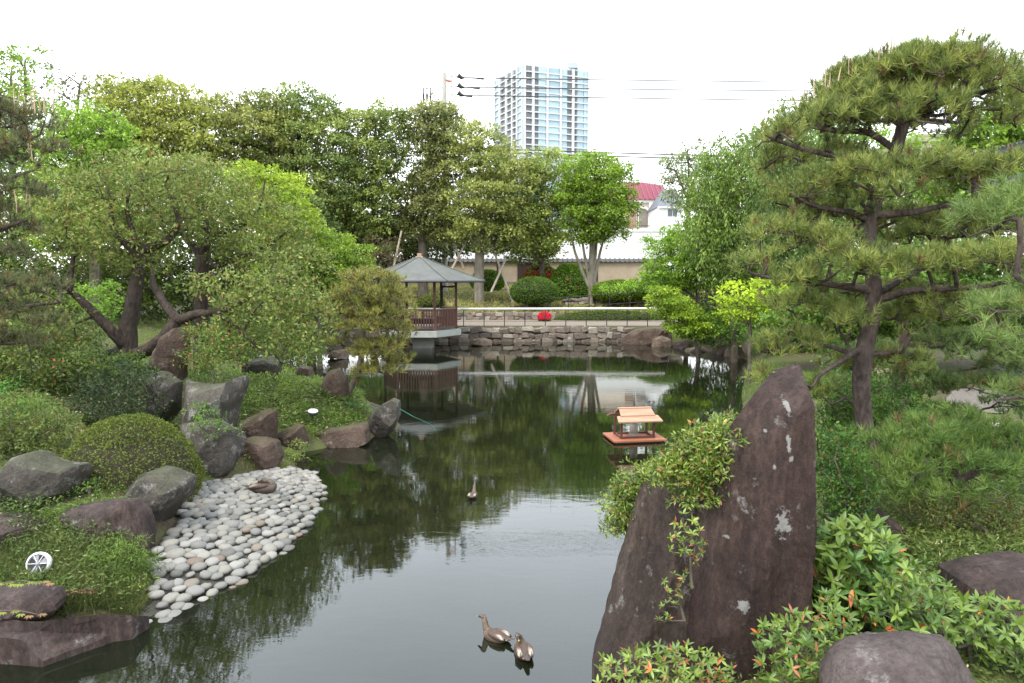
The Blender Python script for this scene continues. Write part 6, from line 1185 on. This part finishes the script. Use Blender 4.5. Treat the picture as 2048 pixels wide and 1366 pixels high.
# gravel court at the right, fallen leaves on the kerb
gp_ = np.array([G(a, b)[:2] for a, b in ((1890, 806), (1900, 786), (1940, 776), (2000, 786), (2030, 806), (2010, 830), (1950, 826))]); gc = gp_.mean(0); q_ = resample(np.column_stack([gp_, gp_[:, 0] * 0]), 40)[:, :2]
V = [gc] + [gc + (p - gc) * r for r in (.25, .5, .75, 1) for p in q_]; V = np.array(V); V = np.column_stack([V, H(V) + .03]); F = [(0, 1 + j, 1 + (j + 1) % 40) for j in range(40)] + [(1 + k * 40 + j, 41 + k * 40 + j, 41 + k * 40 + (j + 1) % 40, 1 + k * 40 + (j + 1) % 40) for k in range(3) for j in range(40)]
tag(mk('gravel_path', V, F, mat_simple('pale_gravel', (.17, .15, .125), (.11, .095, .08), 18, .95, .5), smooth=True), kind='structure')
kb = thing('kerb_stone', 'long pale dressed kerb stone beside the gravel at the right edge', 'kerb', tuple(G(2030, 895))); 
p0, p1 = G(1990, 862) - np.array(kb.location), G(2110, 945) - np.array(kb.location); e = unit((p1 - p0)[None])[0]; s_ = np.array([-e[1], e[0], 0]) * .09
MB().add([p0 - s_, p1 - s_, p1 + s_, p0 + s_] + [q + np.array([0, 0, .14]) for q in (p0 - s_, p1 - s_, p1 + s_, p0 + s_)], [(0, 3, 2, 1), (4, 5, 6, 7), (0, 1, 5, 4), (1, 2, 6, 5), (2, 3, 7, 6), (3, 0, 4, 7)]).build('stone', mat_simple('dressed_stone', (.42, .40, .35), (.30, .28, .25), 8, .8, .3), kb, bevel=.015)
P, r_ = scatter(region([(112, 1216), (200, 1218), (215, 1236), (112, 1238)]), 70, 520); P[:, 2] = .31 + r_.random(len(P)) * .02; m = len(P)
V, F, Cc = leaf_quads(P, unit(r_.normal(size=(m, 3)) * [1, 1, .2]), unit(r_.normal(size=(m, 3)) * .3 + [0, 0, 1]), .035, .018, np.array((.17, .085, .05))[None] * r_.uniform(.5, 1.3, (m, 1))); tag(mk('leaf_litter', V, F, GRASSM, cols=Cc), kind='stuff')
for i, (pa, pb, n, lab) in enumerate((((-20, 1168), (108, 1168), 9, 'upper row of small yellow green maple leaves over the grey block'), ((-20, 1222), (92, 1232), 6, 'lower sprig of yellow maple leaves lying on the grey block'))):
    a, b = T(*pa, 5.55), T(*pb, 5.55); r_ = np.random.default_rng(60 + i); root = thing('maple_sprig', lab, 'sprig', tuple(a)); MB().tube([tuple(a - a), tuple((a + b) / 2 - a + [0, 0, .03]), tuple(b - a)], [.005, .004, .002], 5).build('twig', BARK_MID, root)
    for k in range(n):
        c = a + (b - a) * (k + .5) / n + [0, r_.normal() * .02, .01]; P = np.repeat(c[None], 7, 0); an = np.linspace(-2.2, 2.2, 7) + math.pi * 1.5 * 0; A = np.stack([np.sin(an), np.cos(an) * -.6, -.35 - 0 * an], 1)
        V, F, Cc = leaf_quads(P, A, np.tile([0, -.5, .9], (7, 1)), .042, .014, np.array((.22, .26, .045) if k < n - 2 else (.28, .17, .07))[None] * np.ones((7, 1))); mk('leaf', V, F, LEAF, root, cols=Cc)

# ---------------------------------------------------------------- tree props
PROP = mat_simple('prop_pole', (.40, .34, .27), (.28, .23, .18), 6, .8, .2)
for i, (grp, lab) in enumerate(((((975, 470, 1020, 588, 47), (1012, 518, 986, 576, 46.5)), 'pair of crossed wooden props right of the thick pale trunk'), (((905, 478, 925, 530, 47.5), (934, 480, 908, 530, 47)), 'pair of crossed wooden props left of the thick pale trunk'),
                                (((803, 462, 786, 540, 46),), 'single slanting wooden prop left of the pavilion roof'), (((1090, 510, 1106, 545, 50),), 'short wooden prop above the red azalea mound'))):
    g_ = grp[0]; b = on(g_[2], g_[3], g_[4]); root = thing('tree_prop', lab, 'tree prop', tuple(b), 'wooden props supporting the far trees')
    for (xa_, ya_, xb_, yb_, dd) in grp: 
        p, q = T(xa_, ya_, dd), T(xb_, yb_, dd - .6); q2 = q + (q - p) * .15; MB().tube([tuple(p - b), tuple(q2 - b)], [.065, .085], 8).build('pole', PROP, root)

# ---------------------------------------------------------------- floating feeder
fc = Z(1268, 878); fd = thing('floating_feeder', 'small roofed wooden bird feeder floating on an orange raft in the pond', 'bird feeder', (fc[0], fc[1], 0), rz=R(9))
ORNG = mat_simple('orange_raft', (.38, .125, .055), (.28, .12, .07), 5, .6, .2, (1, 6, 1)); CED = mat_simple('fresh_cedar', (.42, .25, .16), (.28, .16, .10), 6, .6, .3, (.3, 4, 4), rand=.10); FR = mat_simple('red_brown_frame', (.14, .055, .040), (.09, .04, .03), 6, .5)
for k in range(5): MB().box(-.50, .50, -.36 + k * .146, -.36 + k * .146 + .138, .025, .06).build('raft_board', ORNG, fd, bevel=.004)
MB().box(-.46, .46, -.34, .35, -.05, .022).build('float', mat_simple('black_float', (.02, .02, .02), (.015, .015, .015), 5, .6), fd)
for sx in (-1, 1):
    for sy in (-1, 1): MB().box(sx * .31 - .018, sx * .31 + .018, sy * .19 - .018, sy * .19 + .018, .06, .40).build('post', FR, fd)
for sy in (-1, 1): MB().box(-.34, .34, sy * .19 - .014, sy * .19 + .014, .063, .095).build('tray_rail', FR, fd); MB().box(-.30, .30, sy * .19 - .012, sy * .19 + .012, .365, .40).build('top_beam', FR, fd)
for sx in (-1, 1): MB().box(sx * .31 - .014, sx * .31 + .014, -.17, .17, .063, .095).build('tray_rail', FR, fd)
for sy in (-1, 1):
    for j in range(2):                                 # two courses of roof boards a side
        y0_, y1_ = (.36, .17) if j == 0 else (.20, .035); z0_, z1_ = (.385, .455) if j == 0 else (.468, .56); x = .42 if j == 0 else .33
        V = [(-x, sy * y0_, z0_), (x, sy * y0_, z0_), (x * .93, sy * y1_, z1_), (-x * .93, sy * y1_, z1_)]; V += [(a, b, c + .022) for a, b, c in V]
        F = [(0, 1, 2, 3), (4, 7, 6, 5), (0, 4, 5, 1), (1, 5, 6, 2), (2, 6, 7, 3), (3, 7, 4, 0)]; MB().add(V, F if sy < 0 else [f[::-1] for f in F]).build('roof_board', CED, fd)
MB().box(-.32, .32, -.04, .04, .575, .60).build('ridge_board', CED, fd, bevel=.004)
MB().tube([(.0, .02, .11), (.0, .02, .36)], [.075, .075], 16).build('seed_bottle', mat_simple('clear_plastic', (.62, .62, .55), (.5, .48, .38), 3, .2, spec=.6), fd, smooth=True)
MB().tube([(.0, .02, .062), (.0, .02, .11)], [.11, .095], 16).build('seed_dish', mat_simple('seed_dish', (.4, .3, .25), (.3, .2, .16), 3, .5), fd)

fd.scale = (1.10,) * 3
# ---------------------------------------------------------------- ducks
def mat_duck():
    m, n, l, b, out = new_mat('duck_plumage'); a = n.new('ShaderNodeAttribute'); a.attribute_name = 'tint'; v = coords(n, l, (1, 1, 1)); vo = n.new('ShaderNodeTexVoronoi'); vo.inputs['Scale'].default_value = 42; l.new(v, vo.inputs['Vector'])
    r = ramp(n, [(.12, (.18, .16, .14)), (.5, (.62, .56, .50))]); l.new(vo.outputs['Distance'], r.inputs[0]); mu = n.new('ShaderNodeMix'); mu.data_type = 'RGBA'; mu.blend_type = 'MULTIPLY'; mu.inputs['Factor'].default_value = .8
    l.new(a.outputs['Color'], mu.inputs['A']); l.new(r.outputs[0], mu.inputs['B']); l.new(mu.outputs['Result'], b.inputs['Base Color']); b.inputs['Roughness'].default_value = .6
    bp = n.new('ShaderNodeBump'); bp.inputs['Strength'].default_value = .4; bp.inputs['Distance'].default_value = .006; l.new(vo.outputs['Distance'], bp.inputs['Height']); l.new(bp.outputs[0], b.inputs['Normal']); return m
DUCKM = mat_duck(); BILL = mat_simple('bill_black', (.05, .045, .04), (.03, .03, .03), 10, .4); BTIP = mat_simple('bill_yellow_tip', (.6, .42, .06), (.5, .35, .05), 10, .4); EYE = mat_simple('eye_black', (.01, .01, .01), (.01, .01, .01), 10, .15)
def duck(label, loc, rz, pose='swim', sc=1.0):
    """faces +x; water line z=0"""
    root = thing('duck', label, 'duck', loc, 'spot billed ducks', rz)
    if pose == 'swim': neck = [(.115, .085), (.14, .125), (.15, .165), (.158, .20)]; hx, hz, hy, hd = .175, .222, 0, 1
    elif pose == 'turn': neck = [(.105, .085), (.115, .115), (.105, .145), (.09, .165)]; hx, hz, hy, hd = .075, .18, .045, -1
    else: neck = [(.09, .09), (.08, .115), (.05, .13), (.02, .132)]; hx, hz, hy, hd = -.02, .135, .04, -1
    # body: rings along x
    st = [(-.235, .085, .006, .004), (-.215, .078, .028, .010), (-.18, .068, .045, .022), (-.13, .055, .070, .045), (-.07, .045, .088, .064), (0, .040, .094, .074), (.06, .040, .088, .072), (.105, .048, .072, .062), (.135, .062, .048, .042)]
    V = []; C_ = []; k = 18; 
    for (x, zc, w, h) in st:
        for j in range(k):
            a = 2 * math.pi * j / k; y, z = w * math.cos(a), zc + h * math.sin(a) * (1.0 if math.sin(a) > 0 else .9); V.append((x, y, z))
            base = np.array((.105, .068, .048)) if math.sin(a) > -.1 else np.array((.15, .11, .08))
            if x < -.10 and math.sin(a) > .2: base = np.array((.09, .06, .045))
            if -.20 < x < -.12 and .15 < math.sin(a) < .62: base = np.array((.60, .54, .46))
            if x > .09: base = np.array((.20, .145, .105))
            C_.append(base)
    nk = [(neck[0][0], 0, neck[0][1], .046)] + [(p[0], hy * (i + 1) / 4, p[1], .038 - .004 * i) for i, p in enumerate(neck[1:])]
    body_n = len(st); F = [(i * k + j, i * k + (j + 1) % k, (i + 1) * k + (j + 1) % k, (i + 1) * k + j) for i in range(body_n - 1) for j in range(k)] + [tuple(range(k))[::-1], tuple((body_n - 1) * k + j for j in range(k))]
    def blob(cx, cy, cz, rx, ry, rz_, col_, f2=None):
        b = len(V)
        for p in IV: V.append((cx + p[0] * rx, cy + p[1] * ry, cz + p[2] * rz_)); c = np.array(col_); C_.append(f2(p, c) if f2 else c)
        F.extend([tuple(int(q) + b for q in f) for f in IF])
    ch, cf = tube_arrays([np.array([(.09, 0, .055)] + [(a, b_, c) for a, b_, c, _ in nk] + [(hx, hy, hz - .01)])], [np.array([.055] + [q[3] for q in nk] + [.024])], 14)
    b = len(V); V += [tuple(p) for p in ch]; F += [tuple(int(q) + b for q in f) for f in cf]
    for p in ch: C_.append(np.array((.20, .155, .115)) if p[2] > .1 else np.array((.11, .08, .06)))
    def headcol(p, c):
        if p[2] > .45: return np.array((.10, .07, .05))
        if abs(p[2] - .12) < .16 and p[0] * hd > -.6: return np.array((.09, .06, .05))
        return c
    blob(hx, hy, hz, .042, .027, .031, (.36, .29, .21), headcol)
    mk('body', V, F, DUCKM, root, True, cols=np.array(C_), world=False)
    bm_ = MB(); bm_.tube([(hx + hd * .030, hy, hz - .004), (hx + hd * .05, hy, hz - .010), (hx + hd * .072, hy, hz - .016)], [.015, .013, .010], 8).build('bill', BILL, root, smooth=True)
    MB().tube([(hx + hd * .072, hy, hz - .016), (hx + hd * .084, hy, hz - .019)], [.010, .006], 8).build('bill_tip', BTIP, root)
    for s_ in (-1, 1): o = link('eye', EYE_ME, root, (hx + hd * .017, hy + s_ * .0245, hz + .008)); o.scale = (.0045,) * 3
    for s_ in (-1, 1):                                 # folded wings
        W = []; Cw = []; 
        for p in IV:
            x, y, z = p; W.append((-.05 + x * .125 - .02, s_ * (.058 + y * .036), .085 + z * .038 + x * .004)); c = np.array((.10, .062, .044)) * (.8 + .5 * (p[2] > 0))
            if x < -.35 and z > .1: c = np.array((.62, .56, .48))
            if -.25 < x < .1 and z < -.05: c = np.array((.03, .06, .20)); 
            if x < -.85: c = np.array((.05, .04, .035))
            Cw.append(c)
        mk('wing', W, IF, DUCKM, root, True, cols=np.array(Cw), world=False)
    MB().add([(-.20, -.032, .083), (-.20, .032, .083), (-.275, .018, .10), (-.285, 0, .103), (-.275, -.018, .10), (-.20, 0, .070)], [(0, 1, 2, 3, 4), (0, 5, 1), (1, 5, 2), (2, 5, 3), (3, 5, 4), (4, 5, 0)]).build('tail', mat_simple('tail_dark', (.07, .05, .04), (.04, .03, .025), 30, .6), root)
    if pose == 'rest':                                 # a darker brown bird
        for ch in root.children:
            at = ch.data.color_attributes.get('tint') if ch.type == 'MESH' else None
            if at: b_ = np.zeros(len(at.data) * 4, np.float32); at.data.foreach_get('color', b_); b_ = b_ * .62; b_[3::4] = 1; at.data.foreach_set('color', b_)
    root.scale = (sc,) * 3; return root
EYE_ME = mesh_data('eye', IV, IF, EYE, True)
w = Z(990, 1276); duck('duck with a raised neck swimming to the left near the bottom of the pond', (w[0], w[1], -.02), R(142), 'swim', .80)
w = Z(1046, 1306); duck('duck seen from behind with its head turned back, right of the swimming duck', (w[0], w[1], -.02), R(100), 'turn', .84)
w = Z(946, 993); duck('lone duck swimming away in the middle of the pond', (w[0], w[1], -.02), R(82), 'swim', .72)
w = G(530, 985); w = Z(530, 985, .22); duck('duck resting on the cobbles with its head tucked in', (w[0], w[1], float(beach_h(w[None, :2])[0]) + .035), R(8), 'rest', 1.15)

# ---------------------------------------------------------------- lamps, rope, fish
LAMP_W = mat_simple('lamp_white', (.75, .75, .74), (.65, .65, .64), 5, .4); GLS = mat_simple('lamp_glass', (.45, .45, .47), (.10, .10, .11), 38, .12, .0, spec=.8, detail=1)
p = T(82, 1137, G(82, 1160)[1]); gz = Hxy(p[0], p[1]); p = p + np.array([0, -.02, .06]); sl = thing('garden_spotlight', 'round white rimmed garden spotlight with a clear glass face in the left grass', 'spotlight', tuple(p))
ax_ = unit(np.array([[.12, -.93, .34]]))[0]; a_ = lambda t: tuple(ax_ * t)
MB().tube([a_(-.11), a_(-.09), a_(-.02), a_(.012)], [.045, .085, .108, .112], 24).build('housing', LAMP_W, sl, smooth=True)
rim = MB().tube([a_(.012), a_(.028), a_(.036)], [.112, .110, .092], 24, cap=False).build('rim', LAMP_W, sl, smooth=True)
V = [tuple(ax_ * .022)]; u_ = unit(np.cross(ax_, [0, 0, 1])[None])[0]; v_ = np.cross(ax_, u_); V = [ax_ * .024 + (u_ * math.cos(t) + v_ * math.sin(t)) * .0865 for t in np.linspace(0, 2 * math.pi, 24, endpoint=False)]
DKR = mat_simple('reflector_dark', (.05, .05, .055), (.03, .03, .03), 5, .6, spec=.15); LTR = mat_simple('reflector_light', (.32, .32, .34), (.2, .2, .22), 5, .5)
for k in range(8):
    q_ = [V[(k * 3 + i) % 24] for i in range(4)]; r1 = .35 if k % 2 else .15; c_0 = sum(V) / 24
    mk('reflector_facet', [c_0 + (p_ - c_0) * .95 for p_ in q_] + [c_0 + (p_ - c_0) * r1 for p_ in q_[::-1]], [tuple(range(8))], LTR if k in (1, 4, 6) else DKR, sl, world=False)
mk('bulb', IV * .022 + ax_ * .03, IF, LTR, sl, True, world=False)
for k in range(3): t0, t1 = k * math.pi / 3, k * math.pi / 3 + math.pi; MB().tube([tuple(ax_ * .030 + (u_ * math.cos(t0) + v_ * math.sin(t0)) * .086), tuple(ax_ * .030 + (u_ * math.cos(t1) + v_ * math.sin(t1)) * .086)], .004, 5).build('guard_bar', LAMP_W, sl)
MB().tube([a_(-.10), (0, .06, gz - p[2] - .05)], [.018, .012], 6).build('stake', IRON, sl)
p = T(626, 824, 13.6); gz = Hxy(p[0], p[1]); s2 = thing('garden_spotlight', 'small white topped garden spotlight in the bamboo grass bank', 'spotlight', tuple(p))
ax_ = unit(np.array([[.12, -.25, 1]]))[0]; MB().tube([a_(-.10), a_(-.05), a_(0), a_(.02)], [.05, .08, .10, .10], 20).build('housing', mat_simple('lamp_dark', (.06, .07, .07), (.04, .05, .05), 5, .5), s2, smooth=True)
MB().tube([a_(.021), a_(.034)], [.104, .098], 20).build('lens', LAMP_W, s2, smooth=True); MB().tube([(0, 0, -.1), (0, 0, gz - p[2] - .05)], .012, 6).build('stake', IRON, s2)
ro = thing('green_rope', 'thin green rope running over the pointed stone into the water', 'rope', tuple(T(735, 812, 14.1))); rl_ = np.array(ro.location)
MB().tube([tuple(q - rl_) for q in (T(690, 806, 14.6), T(735, 812, 14.3), T(768, 818, 13.95), T(800, 818, 13.9), T(828, 834, 13.9), T(862, 849, 14.2), T(872, 862, 14.2))], .007, 6).build('rope', mat_simple('rope_green', (.03, .20, .13), (.02, .15, .10), 30, .6), ro)
KOI = mat_simple('koi_orange', (.75, .14, .03), (.80, .45, .30), 9, .4)
for i, (a, b, an, lab) in enumerate(((1172, 796, 20, 'orange koi under the surface near the floating feeder'), (856, 815, 100, 'orange koi under the surface in front of the pavilion reflection'), (1186, 700, 10, 'orange koi far off below the stone bank'))):
    w = Z(a, b); k = thing('koi', lab, 'fish', (w[0], w[1], -.10), 'koi in the pond', R(an)); xs = np.linspace(-1, 1, 10); wd = np.array([.02, .25, .5, .75, .92, 1, .95, .8, .55, .15]) * .05
    MB().tube([(x * .22, .015 * math.sin(x * 3), 0) for x in xs], wd, 10).build('body', KOI, k, smooth=True)
    MB().add([(-.21, 0, 0), (-.32, .05, .01), (-.29, 0, .0), (-.32, -.05, .01), (-.25, 0, .02), (-.25, 0, -.02)], [(0, 1, 4), (1, 2, 4), (2, 3, 4), (3, 0, 4), (0, 5, 1), (1, 5, 2), (2, 5, 3), (3, 5, 0)]).build('tail_fin', KOI, k)
